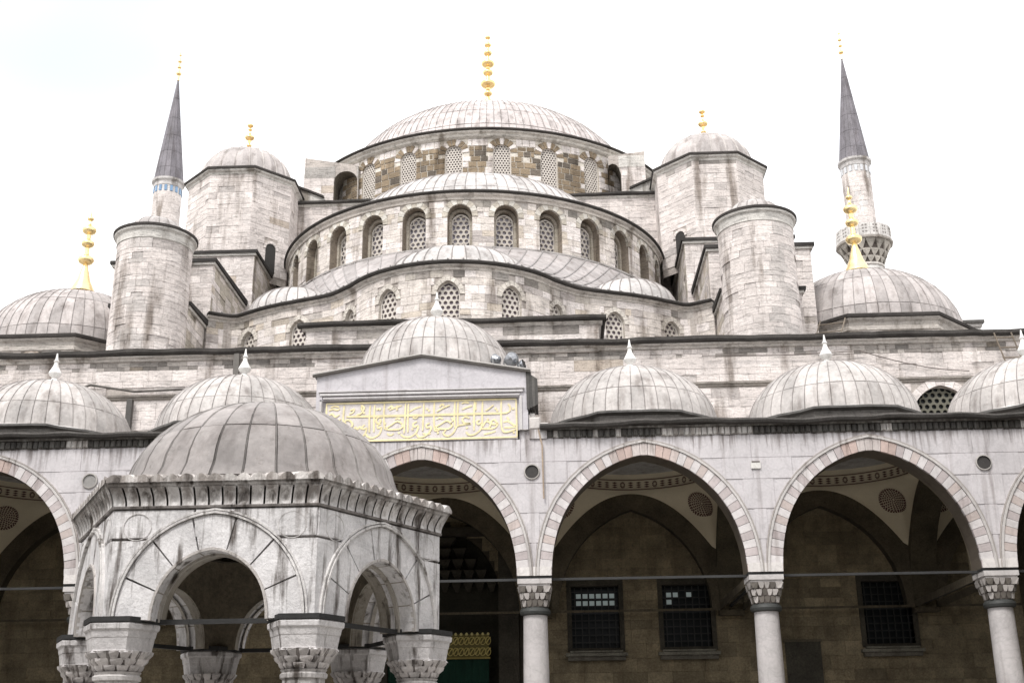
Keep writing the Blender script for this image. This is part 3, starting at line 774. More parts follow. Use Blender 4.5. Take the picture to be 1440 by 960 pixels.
# ---- octagonal weight turrets with their domes
for s in (-1, 1):
    c = (s*12.5, 23.3); Rr = 3.0
    tu = thing('domed_turret', ('octagonal stone turret with a ribbed lead dome, left of the main dome' if s < 0 else 'octagonal stone turret with a ribbed lead dome, right of the main dome'), 'turret', (c[0], c[1], 25.4), 'octagonal turrets beside the main dome')
    core = MB(); cop = MB(); bed = MB(); rot = radians(22.5)
    core.lathe([(Rr-.04, 24.9), (Rr-.04, 30.8)], 8, c, MORTAR, rot=rot)
    P = [(c[0]+Rr*cos(rot+k*pi/4), c[1]+Rr*sin(rot+k*pi/4)) for k in range(8)]
    door_k = 6 if s > 0 else 5
    for k in range(3, 9):
        a, b = P[k % 8], P[(k+1) % 8]; mk = pmap(a, b); ops = []
        if (s < 0 and k == 6) or (s > 0 and k == 4): ops = [Op(mk.L*.55, 25.45, 26.75, .3, .32, rnd_arch(.3, .32), ring=.14)]
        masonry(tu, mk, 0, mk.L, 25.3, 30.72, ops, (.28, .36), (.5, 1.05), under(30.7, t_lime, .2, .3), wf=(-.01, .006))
        for o in ops:
            d = MB(); d.add([mk(o.uc+x, z, .01) for x, z in o.outline()], [tuple(range(len(o.outline())))], (.02, .018, .016)); d.build('doorway', 'iron', tu)
            voussoirs(tu, mk, o, .14, 7, -.03, .05, lambda k, n: jit(LIME, .05))
    bed.lathe([(Rr-.05, 30.66), (Rr+.02, 30.7), (Rr+.06, 30.8), (Rr+.18, 30.86), (Rr+.2, 30.95), (Rr, 30.95)], 8, c, (.55, .53, .5), rot=rot)
    cop.lathe([(Rr, 30.94), (Rr+.26, 30.95), (Rr+.28, 31.02), (Rr+.24, 31.09), (2.2, 31.3)], 8, c, (.06, .055, .052), rot=rot)
    core.build('core', 'stone', tu); bed.build('cornice', 'stone', tu); cop.build('lead_edge', 'edge_shade', tu)
    dome(tu, c, 2.46, 31.15, 2.2, 20, (0, .5, .98), t_lead((.38, .35, .34)), rib=.06, pw=.86, seamtint=(.5, .47, .45), lobe=.1)
    finial(tu, c, [(.5, 33.1), (.3, 33.35), (.16, 33.6)]+bulbs(33.6, .22, [(33.9, .15, .16), (34.4, .27, .26), (34.9, .12, .14), (35.15, .18, .16)], 35.42)[2:])

# ---- round towers in front
for s in (-1, 1):
    c = (s*12.3, 9.95); Rr = 1.5
    tw = thing('round_tower', ('plain round stone tower with a small lead cap, at the left behind the portico roof' if s < 0 else 'plain round stone tower with a small lead cap, at the right behind the portico roof'), 'tower', (c[0], c[1], 16.3), 'round towers on the front roof')
    mk = cmap(c[0], c[1], Rr); core = MB(); core.lathe([(Rr-.05, 16.2), (Rr-.05, 21.9)], 40, c, MORTAR); core.build('core', 'stone', tw, smooth=30)
    masonry(tw, mk, -pi*Rr, pi*Rr, 16.35, 21.62, [], (.22, .34), (.45, .95), lambda u, v: jit((.50, .465, .445) if (abs(u-(.75 if s > 0 else -.2)) < .4 and random.random() < .6) else (.64, .59, .565) if random.random() < .35 else LIME, .035), wf=(-.006, .004))
    bed = MB(); bed.lathe([(Rr-.03, 21.6), (Rr+.03, 21.64), (Rr+.02, 21.72), (Rr+.05, 21.95), (Rr+.14, 22.02), (Rr+.15, 22.1), (Rr-.1, 22.1)], 48, c, (.55, .53, .5)); bed.build('cornice', 'stone', tw, smooth=30)
    ed = MB(); ed.lathe([(Rr, 22.1), (Rr+.19, 22.11), (Rr+.2, 22.2), (Rr+.14, 22.24), (1.1, 22.42)], 48, c, (.06, .055, .052)); ed.build('lead_edge', 'edge_shade', tw, smooth=30)
    dome(tw, c, 1.08, 22.35, .72, 16, (0, .98), t_lead((.38, .355, .345)), rib=.03, lobe=.05)

# ---- low corner domes on octagonal drums
for s in (-1, 1):
    c = (s*18.15, 16.9); Rr = 4.75
    cd = thing('corner_dome', ('broad low lead dome on an eight-sided drum, far left beside the left tower' if s < 0 else 'broad low lead dome on an eight-sided drum, in front of the balconied minaret'), 'dome', (c[0], c[1], 16.3), 'corner domes of the hall')
    core = MB(); rot = radians(22.5); core.lathe([(Rr-.06, 16.2), (Rr-.06, 18.8)], 8, c, MORTAR, rot=rot); core.build('core', 'stone', cd)
    P = [(c[0]+Rr*cos(rot+k*pi/4), c[1]+Rr*sin(rot+k*pi/4)) for k in range(8)]
    for k in range(3, 9):
        mk = pmap(P[k % 8], P[(k+1) % 8]); o = Op(mk.L/2, 16.6, 17.78, .45, .5, ring=.06)
        masonry(cd, mk, 0, mk.L, 16.3, 18.35, [o], (.28, .36), (.45, .9), under(18.3, t_warm, .5, .5), wf=(-.02, 0))
        voussoirs(cd, mk, o, .12, 9, -.02, .06, lambda k, n: jit((.45, .38, .32), .12)); window(cd, mk, o, -.005, .22)
    bed = MB(); bed.lathe([(Rr-.03, 18.3), (Rr+.08, 18.36), (Rr+.06, 18.5), (Rr-.02, 18.56), (Rr+.0, 18.72), (Rr+.12, 18.8), (Rr+.16, 18.88), (Rr, 18.9)], 8, c, (.4, .37, .34), rot=rot); bed.build('cornice', 'stone', cd)
    ed = MB(); ed.lathe([(Rr, 18.89), (Rr+.24, 18.9), (Rr+.27, 19.0), (Rr+.2, 19.06), (4.15, 19.3)], 8, c, (.06, .055, .052), rot=rot); ed.build('lead_edge', 'edge_shade', cd)
    dome(cd, c, 4.2, 19.15, 3.38, 56, (0, .1, .42, .76, .98), t_lead((.37, .34, .33), .2), rib=.035)
    finial(cd, c, bulbs(22.75, .62, [(23.7, .26, .3), (24.5, .38, .42), (25.3, .31, .36), (26.05, .33, .38)], 27.0)[0:1]+[(.5, 23.0), (.33, 23.35)]+bulbs(22.75, .62, [(24.45, .38, .42), (25.3, .31, .36), (26.0, .34, .38), (26.6, .16, .2)], 27.15)[2:], t=(.9, .70, .36))
# lead-roofed block behind the right round tower, and the one beyond the right dome
for x0, x1, y0, y1, z1, nm in ((14.9, 16.6, 17.5, 20, 22.35, 'left'), (21.4, 23.4, 17, 21, 20.35, 'right')):
    bl = thing('roof_stair_block', ('small square stone block just right of the right round tower' if nm == 'left' else 'small square stone block behind the right edge of the right corner dome'), 'roof block', ((x0+x1)/2, y0, 16.3))
    k = MB(); k.box(x0, x1, y0, y1, 16.3, z1-.35, (.5, .48, .46)); k.box(x0-.07, x1+.07, y0-.07, y1, z1-.36, z1-.2, (.42, .4, .38)); k.build('block', 'stone', bl)
    k = MB(); k.box(x0-.16, x1+.16, y0-.16, y1+.1, z1-.2, z1-.06, (.08, .075, .07)); k.build('lead_top', 'lead', bl)

# =================================================================== MINARETS
for s, cx in ((-1, -28.6), (1, 29.75)):
    c = (cx, 56)
    mn = thing('minaret', ('slender stone minaret with blue tile squares below its pointed lead spire, at the left' if s < 0 else 'slender stone minaret with a carved balcony and pointed lead spire, at the right'), 'minaret', (cx, 56, 0), 'minarets behind the hall')
    R1 = 1.17; k = MB(); k.lathe([(2.2, 0), (2.2, 18), (1.5, 22), (1.38, 22.2), (1.34, 39.2)], 16, c, (.6, .58, .56)); k.lathe([(R1, 41.3), (R1, 48.2)], 16, c, (.58, .56, .55))
    k.build('shaft', 'stone', mn)
    mk = cmap(c[0], c[1], R1+.0); masonry(mn, mk, -pi*R1, pi*R1, 42.0, 47.5, [], (.4, .5), (.5, .9), t_lime, wf=(-.02, -.012), wb=.03)
    k = MB(); k.lathe([(R1, 48.1), (R1+.04, 48.15), (R1+.04, 48.5), (R1+.2, 48.62), (R1+.22, 48.8), (R1, 48.85)], 32, c, (.5, .48, .47)); k.build('collar', 'stone', mn, smooth=30)
    for q in range(16):
        a = 2*pi*q/16+.1; a_ = cmap(c[0], c[1], R1+.03); u = q/16*2*pi*(R1+.03)
        tb = MB(); V, F = stone_geo(a_, u+.11, u+.33, 47.55, 48.08, -.02, .03); 
        piece(mn, 'blue_tile', V, F, jit((.16, .27, .42) if s < 0 else (.52, .53, .55), .05), 'tile')
    # spire
    def SP(a, t, c=c): r = 1.22*(1-t)+.03; return (c[0]+r*cos(a), c[1]+r*sin(a), 48.85+10.15*t)
    k = MB(); k.lathe([(1.22*(1-t)+.02, 48.85+10.15*t) for t in lin(0, 1, 4)], 32, c, (.12, .11, .115)); sp = k.build('spire', 'lead', mn, smooth=40)
    for i in range(16):
        for t0, t1 in zip((0, .1, .26, .42, .6, .8), (.1, .26, .42, .6, .8, .99)):
            patch(mn, SP, 2*pi*i/16, 2*pi*(i+1)/16, t0, t1, 1, 1, .015, jit((.15, .14, .155), .14), (.012, .0015), parent=sp)
    finial(mn, c, bulbs(58.9, .1, [(59.6, .24, .26), (60.25, .18, .2), (60.85, .18, .2), (61.5, .11, .14)], 61.9), n=8)
    # balcony: corbel tiers, floor, parapet
    k = MB(); T = (.5, .47, .44)
    k.lathe([(1.34, 39.0), (1.42, 39.05), (1.4, 39.2), (1.34, 39.25)], 32, c, T)
    k.lathe([(2.08, 41.0), (2.28, 41.05), (2.3, 41.2), (2.2, 41.26), (1.1, 41.27)], 16, c, (.36, .33, .3)); k.build('balcony_floor', 'stone', mn)
    for tier, (ra, rb_, za, zb, n) in enumerate(((1.34, 1.55, 39.2, 39.75, 16), (1.52, 1.78, 39.7, 40.3, 16), (1.75, 2.1, 40.25, 41.0, 16))):
        for q in range(n):
            a0 = 2*pi*(q+(tier % 2)*.5)/n; w = pi/n*.93
            pts = []
            for aa, r_, z_ in ((a0-w, rb_-.02, zb), (a0+w, rb_-.02, zb), (a0+w, rb_-.02, zb-.12), (a0+w*.15, ra+.0, za), (a0-w*.15, ra+.0, za), (a0-w, rb_-.02, zb-.12)):
                pts.append((c[0]+r_*cos(aa), c[1]+r_*sin(aa), z_))
            inn = [(c[0]+(ra-.1)*cos(a0+d*w), c[1]+(ra-.1)*sin(a0+d*w), z_) for d, z_ in ((-1, zb), (1, zb), (1, zb-.12), (.2, za), (-.2, za), (-1, zb-.12))]
            F = [(0, 1, 2, 3, 4, 5)]+[(i, 6+i, 6+(i+1) % 6, (i+1) % 6) for i in range(6)]
            piece(mn, 'corbel', pts+inn, F, jit((.42, .39, .35), .12), 'stone')
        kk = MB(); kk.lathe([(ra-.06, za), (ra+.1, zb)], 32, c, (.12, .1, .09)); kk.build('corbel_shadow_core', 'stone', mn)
    for q in range(16):
        a, b = 2*pi*q/16, 2*pi*(q+1)/16
        pa, pb = (c[0]+2.22*cos(a), c[1]+2.22*sin(a)), (c[0]+2.22*cos(b), c[1]+2.22*sin(b)); mk = pmap(pa, pb)
        pl = MB(); L = mk.L
        V, F = stone_geo(mk, .01, L-.01, 41.26, 42.35, 0, .14); pl.add(V, F, jit((.56, .54, .52), .05))
        pn = pl.build('parapet_panel', 'stone', mn)
        for xx in (.3, .58):
            for zz in (41.5, 41.78, 42.06):
                V, F = stone_geo(mk, xx*L-.03, xx*L+.12, zz, zz+.14, -.015, .0); V2 = MB()
                piece(mn, 'parapet_hole', V, F, (.25, .23, .22), 'stone')

# =================================================================== PORTICO
po = thing('courtyard_portico', 'marble arcade of pointed striped arches on columns, roofed by a row of small lead domes', 'portico', (0, 0, .95))
FR = pmap((-26.4, 0), (26.4, 0)); PX0 = -26.4
AH, AR, SPR = 2.8, 3.50, 6.68
def arch_op(x, ring=0.): return Op(x-PX0, SPR, SPR, AH, AR, four(AH, AR, AH*1.55, .3, 10), ring)
bays = [-19.8, -13.2, -6.6, 0, 6.6, 13.2, 19.8]
fo = [arch_op(x) for x in bays]
pc_ = MB()
MBL = (.53, .505, .515)
def topf(u): return 11.0
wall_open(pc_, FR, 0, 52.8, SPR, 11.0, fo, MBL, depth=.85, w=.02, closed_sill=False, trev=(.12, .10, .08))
BK = pmap((26.4, .9), (-26.4, .9)); bo = [Op(26.4-x, SPR, SPR, AH, AR, four(AH, AR, AH*1.55, .3, 10)) for x in bays]
pl_ = MB()
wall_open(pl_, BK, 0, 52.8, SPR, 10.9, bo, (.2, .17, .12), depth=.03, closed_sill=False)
# marble facing slabs, each course broken by the arches
def t_mbl(u, v): return jit(MBL, .03)
blk = [Op(o.uc, o.sill, o.spring, o.h, o.rise, o.prof, .42) for o in fo]
cz = [6.7, 7.62, 8.5, 9.38, 10.02, 10.72]
for z0, z1 in zip(cz, cz[1:]):
    masonry(po, FR, 8, 50, z0, z1, blk, (z1-z0, z1-z0), (1.8, 3.4), t_mbl, wf=(-.003, .003), wb=.05, gap=.007, kind='marble_slab', mat='marble')
for o, x in zip(fo, bays):
    side = abs(x) > 14
    def tv(k, n, x=x):
        m_ = (n-1)/2
        if abs(k-m_) in (2, 3) and not (x == 0 and False): return jit((.46, .36, .325), .1)
        if abs(k-m_) < 2: return jit((.5, .45, .43), .08)
        return jit((.58, .55, .545), .05) if k % 2 else (jit((.46, .41, .405), .09) if random.random() < .75 else jit((.48, .415, .39), .08))
    voussoirs(po, FR, o, .36, 45, -.035, .07, tv, mat='marble', gap=.012)
    ab = MB(); arch_band(ab, FR, o, .365, .43, -.075, .02, (.50, .475, .46)); arch_band(ab, FR, o, .44, .475, -.05, .02, (.36, .33, .31)); ab.build('arch_moulding', 'marble', po, smooth=20)
# stained serrated band and eave
for sx0, sx1 in ((-21, -3.75), (3.75, 24)):
    x = sx0
    while x < sx1:
        w = .17; dk = sin(x*1.3)+sin(x*.47+1)+sin(x*3.1)*.5+random.uniform(-.8, .8)
        t = jit((.09, .085, .078), .3) if dk > -.35 else jit((.5, .48, .46), .15)
        V, F = stone_geo(FR, x-PX0+.008, x-PX0+w-.008, 10.72+random.uniform(0, .03), 10.97, -.07, .05, .03)
        piece(po, 'cornice_tooth', V, F, t, 'marble'); x += w
    sweep(pc_, FR, [sx0-PX0, sx1-PX0], [(.05, 11.03), (-.13, 11.03), (-.1, 10.97), (.05, 10.97)], (.2, .19, .18))
ev = MB()
for sx0, sx1 in ((-26.4, -3.3), (3.55, 26.4)):
    us = lin(sx0-PX0, sx1-PX0, int((sx1-sx0)/.35)); n = len(us); V = []
    for i, u in enumerate(us):
        z = 11.06+.035*sin(u*.95+.5)+.02*sin(u*3.3)+random.uniform(-.008, .008)
        V += [FR(u, z-.05, .05), FR(u, z-.03, -.3), FR(u, z+.04, -.34), FR(u, z+.1, -.3), FR(u, z+.18, .9)]
    F = [(i*5+k, (i+1)*5+k, (i+1)*5+k+1, i*5+k+1) for i in range(n-1) for k in range(4)]
    ev.add(V, F, (.075, .07, .066))  # the eave's dark shadow line is put into its tint
ev.build('eave', 'edge_shade', po, smooth=40)
# roof deck
rd = MB(); rd.box(-26.4, 26.4, .85, 7.62, 11.12, 11.24, (.4, .39, .38)); rd.build('roof_deck', 'lead', po)

# columns, capitals, tie bars
def capital(root, cx, cy, z0, z1, half, rb, T=(.50, .475, .465), dark=(.12, .10, .09)):
    """square abacus stepping down through three tiers of small niches to a round neck"""
    part = MB(); part.box(cx-half, cx+half, cy-half, cy+half, z1-.14, z1, T); part.box(cx-half+.04, cx+half-.04, cy-half+.04, cy+half-.04, z1-.2, z1-.14, T)
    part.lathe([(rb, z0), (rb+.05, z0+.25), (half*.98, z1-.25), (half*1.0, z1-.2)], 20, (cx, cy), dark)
    cap = part.build('capital', 'marble_clean', root, smooth=25)
    H = (z1-.2-z0)/3
    for tier in range(3):
        za = z0+tier*H; zb = za+H; q0 = tier/3; q1 = (tier+1)/3
        ra = rb+(half-rb)*q0*.9; rb2 = rb+(half-rb)*q1; sq = .25+.25*tier
        n = 20 if tier > 0 else 16
        def rad(a, r):   # between circle and square
            s = r/max(abs(cos(a)), abs(sin(a))); return r+(min(s, r*1.3)-r)*sq*1.6 if sq < .6 else min(s, r*1.32)
        for k in range(n):
            a0 = 2*pi*(k+.5*(tier % 2))/n; w = pi/n*.9; P = []
            for a, r_, z in ((a0-w, rb2, zb-.01), (a0+w, rb2, zb-.01), (a0+w, rb2-.01, zb-H*.35), (a0+w*.6, ra+.012, za+H*.1), (a0, ra, za), (a0-w*.6, ra+.012, za+H*.1), (a0-w, rb2-.01, zb-H*.35)):
                rr = rad(a, r_)+.012; P.append((cx+rr*cos(a), cy+rr*sin(a), z))
            I = [(cx+(p[0]-cx)*.82, cy+(p[1]-cy)*.82, p[2]) for p in P]
            F = [tuple(range(7))]+[(i, 7+i, 7+(i+1) % 7, (i+1) % 7) for i in range(7)]
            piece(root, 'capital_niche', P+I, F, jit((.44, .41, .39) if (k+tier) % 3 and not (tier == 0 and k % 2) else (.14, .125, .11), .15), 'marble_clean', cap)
    return cap
cols = [-23.1, -16.5, -9.9, -3.3, 3.3, 9.9, 16.5, 23.1]
CY = .46
for x in cols:
    capital(po, x, CY, 5.82, 6.6, .49, .37)
    k = MB(); k.lathe([(.36, 5.6), (.43, 5.63), (.45, 5.7), (.43, 5.77), (.37, 5.82)], 28, (x, CY), (.04, .042, .04)); k.build('bronze_collar', 'iron', po, smooth=30)
    k = MB(); k.lathe([(.365, 1.25), (.37, 2.5), (.365, 4.0), (.345, 5.6)], 32, (x, CY), (.46, .435, .43)); k.build('column_shaft', 'marble_clean', po, smooth=30)
    k = MB(); k.box(x-.5, x+.5, CY-.5, CY+.5, .95, 1.08, (.5, .48, .46)); k.lathe([(.48, 1.08), (.5, 1.14), (.46, 1.2), (.37, 1.26)], 28, (x, CY), (.5, .48, .46)); k.build('column_base', 'marble_clean', po, smooth=30)
    k = MB(); k.box(x-.5, x+.5, CY-.46, CY+.5, 6.6, 6.68, (.03, .03, .03)); k.build('iron_plate', 'iron', po)
    # impost block: flush marble
    k = MB(); k.box(x-.49, x+.49, -.045, .86, 6.68, 6.93, (.64, .61, .59)); k.build('impost_block', 'marble_clean', po)
    k = MB(); k.box(x-.035, x+.035, .9, 7.6, 6.6, 6.68, (.03, .03, .03)); k.build('tie_bar', 'iron', po)
for a, b in zip(cols, cols[1:]):
    k = MB(); k.box(a+.5, b-.5, CY-.035, CY+.035, 6.6, 6.67, (.03, .03, .03)); k.build('tie_bar', 'iron', po)

# inner arches, pendentive vaults and painted domes
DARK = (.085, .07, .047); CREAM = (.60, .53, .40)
for x in [-23.1, -16.5, -9.9, -3.3, 3.3, 9.9, 16.5, 23.1]:
    b = MB()
    for sx in (-1, 1):
        xx = x+sx*.43
        mp_ = pmap((xx, 7.6), (xx, .9)) if sx < 0 else pmap((xx, .9), (xx, 7.6))
        o = Op(3.35, SPR, SPR, 3.0, AR, four(3.0, AR, 3.3, .4, 9))
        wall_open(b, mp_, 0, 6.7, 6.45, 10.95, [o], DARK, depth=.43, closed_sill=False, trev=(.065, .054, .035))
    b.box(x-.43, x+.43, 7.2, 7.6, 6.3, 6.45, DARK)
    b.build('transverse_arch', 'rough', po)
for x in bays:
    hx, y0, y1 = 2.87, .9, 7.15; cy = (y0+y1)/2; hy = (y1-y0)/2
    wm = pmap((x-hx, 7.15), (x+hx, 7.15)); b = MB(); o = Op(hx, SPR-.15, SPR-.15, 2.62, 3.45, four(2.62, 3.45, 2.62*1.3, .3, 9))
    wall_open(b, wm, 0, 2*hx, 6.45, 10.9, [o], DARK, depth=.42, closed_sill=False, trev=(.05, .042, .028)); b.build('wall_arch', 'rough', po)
    prof = o.prof
    def zat(q, h_, P=None):
        return 8.45+2.08*(1-min(1, abs(q)/h_)**2.05)
    RR = 2.72; ZR = 10.55
    def PS(a, t):
        ca, sa = cos(a), sin(a); k = min(hx/max(1e-9, abs(ca)), hy/max(1e-9, abs(sa)))
        bx, by = ca*k, sa*k
        zb = zat(by, hy) if abs(abs(bx)-hx) < 1e-6 else zat(bx, hx)
        ix, iy = ca*RR, sa*RR; e = t
        d = sin(t*pi/2)
        return (x+bx+(ix-bx)*(1-cos(t*pi/2))**.9, cy+by+(iy-by)*(1-cos(t*pi/2))**.9, zb+(ZR-zb)*d)
    NA = 192; b = MB()
    V = [PS(2*pi*i/NA+pi/4, j/12) for i in range(NA) for j in range(13)]
    b.add(V, [(i*13+j, i*13+j+1, ((i+1) % NA)*13+j+1, ((i+1) % NA)*13+j) for i in range(NA) for j in range(12)], CREAM)
    b.build('pendentive_vault', 'plaster', po, smooth=50); pbvh = BVHTree.FromPolygons([tuple(v_) for v_ in b.V], b.F)
    b = MB(); b.lathe([(RR, ZR), (RR, ZR+.12), (RR-.02, ZR+.5), (RR*.93, ZR+.95), (RR*.75, ZR+1.5), (RR*.4, ZR+1.85), (.01, ZR+1.95)], 48, (x, cy), CREAM); dm = b.build('inner_dome', 'plaster', po, smooth=50)
    # painted ornament: a ring of interlaced rosettes, a band above it, and a medallion on each pendentive
    pb = MB(); RED = (.10, .045, .038)
    def ringpt(a, r, z): return (x+r*cos(a), cy+r*sin(a), z)
    for z0, z1 in ((ZR+.02, ZR+.05), (ZR+.36, ZR+.39), (ZR+.62, ZR+.64)):
        for k in range(48):
            a, b2 = 2*pi*k/48, 2*pi*(k+1)/48; pb.quad(ringpt(a, RR-.03, z0), ringpt(b2, RR-.03, z0), ringpt(b2, RR-.035, z1), ringpt(a, RR-.035, z1), RED)
    for k in range(60):
        a = 2*pi*k/60; w = .034; zc = ZR+.205
        if k % 4 == 0:
            for q in range(10):
                c0 = 2*pi*q/10; c1 = 2*pi*(q+.7)/10
                pb.quad(ringpt(a+w*cos(c0), RR-.03, zc+.12*sin(c0)), ringpt(a+w*cos(c1), RR-.03, zc+.12*sin(c1)), ringpt(a+w*.45*cos(c1), RR-.03, zc+.05*sin(c1)), ringpt(a+w*.45*cos(c0), RR-.03, zc+.05*sin(c0)), RED)
        else:
            for dz in (-.075, 0, .075):
                pb.quad(ringpt(a-w*1.1, RR-.03, zc+dz), ringpt(a, RR-.03, zc+dz-.03), ringpt(a+w*1.1, RR-.03, zc+dz), ringpt(a, RR-.03, zc+dz+.03), RED)
    for k in range(72):
        a = 2*pi*k/72; z0 = ZR+.68; pb.quad(ringpt(a, RR*.975-.02, z0), ringpt(a+.05, RR*.975-.02, z0), ringpt(a+.04, RR*.95-.02, z0+.14), ringpt(a+.01, RR*.95-.02, z0+.14), RED)
        pb.quad(ringpt(a+.015, RR*.93-.03, z0+.2), ringpt(a+.06, RR*.93-.03, z0+.2), ringpt(a+.06, RR*.90-.03, z0+.3), ringpt(a+.02, RR*.90-.03, z0+.3), RED)
    pb.build('painted_band', 'plaster', dm, kind='stuff')
    for a in (pi/4, 3*pi/4, 5*pi/4, 7*pi/4):
        aa = atan2(hy*sin(a), hx*cos(a)); t0_ = .56; C0 = Vector(PS(aa, t0_)); e1 = (Vector(PS(aa+.05, .52))-Vector(PS(aa-.05, .52))).normalized(); e2 = (Vector(PS(aa, .6))-Vector(PS(aa, .44))).normalized()
        n_ = e1.cross(e2).normalized()
        if n_.dot(Vector((x, cy, 8))-C0) < 0: n_ = -n_
        e2 = n_.cross(e1).normalized(); mb_ = MB()
        def mpt(r_, c_):
            q_ = C0+e1*r_*cos(c_)+e2*r_*sin(c_); loc = pbvh.ray_cast(q_+n_*.8, -n_)[0]
            return (loc if loc is not None else q_)+n_*.018
        for r_, nn in ((.07, 6), (.14, 10), (.21, 14), (.28, 18), (.35, 22), (.42, 26), (.47, 34)):
            for k in range(nn):
                c0 = 2*pi*(k+.1)/nn; c1 = 2*pi*(k+.78)/nn; ri, ro = r_-.028, r_+.024
                mb_.quad(mpt(ri, c0), mpt(ri, c1), mpt(ro, c1), mpt(ro, c0), RED)
        mb_.build('painted_medallion', 'plaster', po, kind='stuff')

# lower windows of the back wall, with iron grilles
for o in wins_in:
    k = MB(); u = o.uc; T = (.05, .044, .033)
    k.add([FWALL(u+a, z, w) for a, z, w in ((-.98, 5.2, -.06), (.98, 5.2, -.06), (.98, 7.62, -.06), (-.98, 7.62, -.06), (-.82, 5.3, -.06), (.82, 5.3, -.06), (.82, 7.4, -.06), (-.82, 7.4, -.06),
                                             (-.98, 5.2, .05), (.98, 5.2, .05), (.98, 7.62, .05), (-.98, 7.62, .05), (-.82, 5.3, .3), (.82, 5.3, .3), (.82, 7.4, .3), (-.82, 7.4, .3))],
          [(0, 1, 5, 4), (1, 2, 6, 5), (2, 3, 7, 6), (3, 0, 4, 7), (0, 8, 9, 1), (1, 9, 10, 2), (2, 10, 11, 3), (3, 11, 8, 0), (4, 5, 13, 12), (5, 6, 14, 13), (6, 7, 15, 14), (7, 4, 12, 15)], T)
    wn = k.build('window', 'rough', hall)
    a0 = FWALL(u, 5.1, 0)
    s_ = MB(); s_.box(a0[0]-1.05, a0[0]+1.05, 7.33, 7.6, 5.02, 5.12, (.17, .16, .13)); s_.box(a0[0]-.98, a0[0]+.98, 7.42, 7.6, 4.88, 5.02, (.12, .11, .09)); s_.box(a0[0]-.9, a0[0]+.9, 7.36, 7.6, 5.14, 5.2, (.16, .15, .12)); s_.build('sill', 'rough', wn)
    g_ = MB()
    for i in range(7): xx = a0[0]-.7+i*1.4/6; g_.box(xx-.018, xx+.018, 7.7, 7.736, 5.3, 7.4, (.010, .010, .009))
    for i in range(8): zz = 5.5+i*.245; g_.box(a0[0]-.82, a0[0]+.82, 7.69, 7.7, zz-.018, zz+.018, (.010, .010, .009))
    g_.build('grille', 'iron', wn)
    k = MB(); k.box(a0[0]-.82, a0[0]+.82, 7.9, 7.95, 5.3, 7.4, (1, 1, 1)); k.build('pane', 'glass', wn)
    if abs(a0[0]-5.25) < .3: cells = [(i, j) for i in (1, 2, 3, 4, 5, 6) for j in (5, 6)]
    elif abs(a0[0]-8.32) < .3: cells = [(1, 6), (1, 5), (4, 6), (2, 6)]
    else: cells = []
    for i, j in cells:
        xx = a0[0]-.7+i*1.4/6-.1; zz = 5.5+j*.245; k = MB(); k.box(xx-.085, xx+.085, 7.88, 7.895, zz+.04, zz+.2, (1, 1, 1)); k.build('bright_pane', 'litpane', wn)
# niche panel low on the wall of the right bay
k = MB(); k.box(11.65, 12.85, 7.52, 7.57, 3.6, 5.4, (.05, .045, .035)); k.box(11.6, 12.9, 7.5, 7.57, 5.4, 5.48, (.1, .085, .06)); k.build('wall_panel', 'rough', hall)

# monumental doorway of the hall
k = MB(); T = (.035, .03, .022)
for s in (-1, 1):
    k.box(min(s*1.9, s*2.6), max(s*1.9, s*2.6), 7.25, 7.58, .95, 9.2, T)
    k.box(min(s*2.62, s*2.8), max(s*2.62, s*2.8), 7.4, 7.58, .95, 9.6, T)
k.box(-2.8, 2.8, 7.3, 7.58, 9.2, 9.5, T)
ptl = k.build('portal_frame', 'rough', hall)
for tier in range(5):
    n = 9-tier*2 if tier < 4 else 1; z = 7.3+tier*.38; wd = 3.7*(1-tier/5.2)
    for i in range(max(1, n)):
        xx = -wd/2+wd*(i+.5)/max(1, n); hw = wd/max(1, n)*.46; V = [(xx-hw, 7.5-.02*tier, z+.34), (xx+hw, 7.5-.02*tier, z+.34), (xx+hw*.3, 7.85, z), (xx-hw*.3, 7.85, z), (xx-hw, 8.0, z+.34), (xx+hw, 8.0, z+.34)]
        piece(hall, 'portal_niche', V, [(0, 3, 2, 1), (0, 4, 3), (1, 2, 5), (0, 1, 5, 4)], jit((.035, .03, .022), .2), 'rough')
k = MB(); k.box(-1.9, 1.9, 8.04, 8.1, .95, 9.6, (.02, .018, .012)); k.build('door_recess', 'rough', hall)

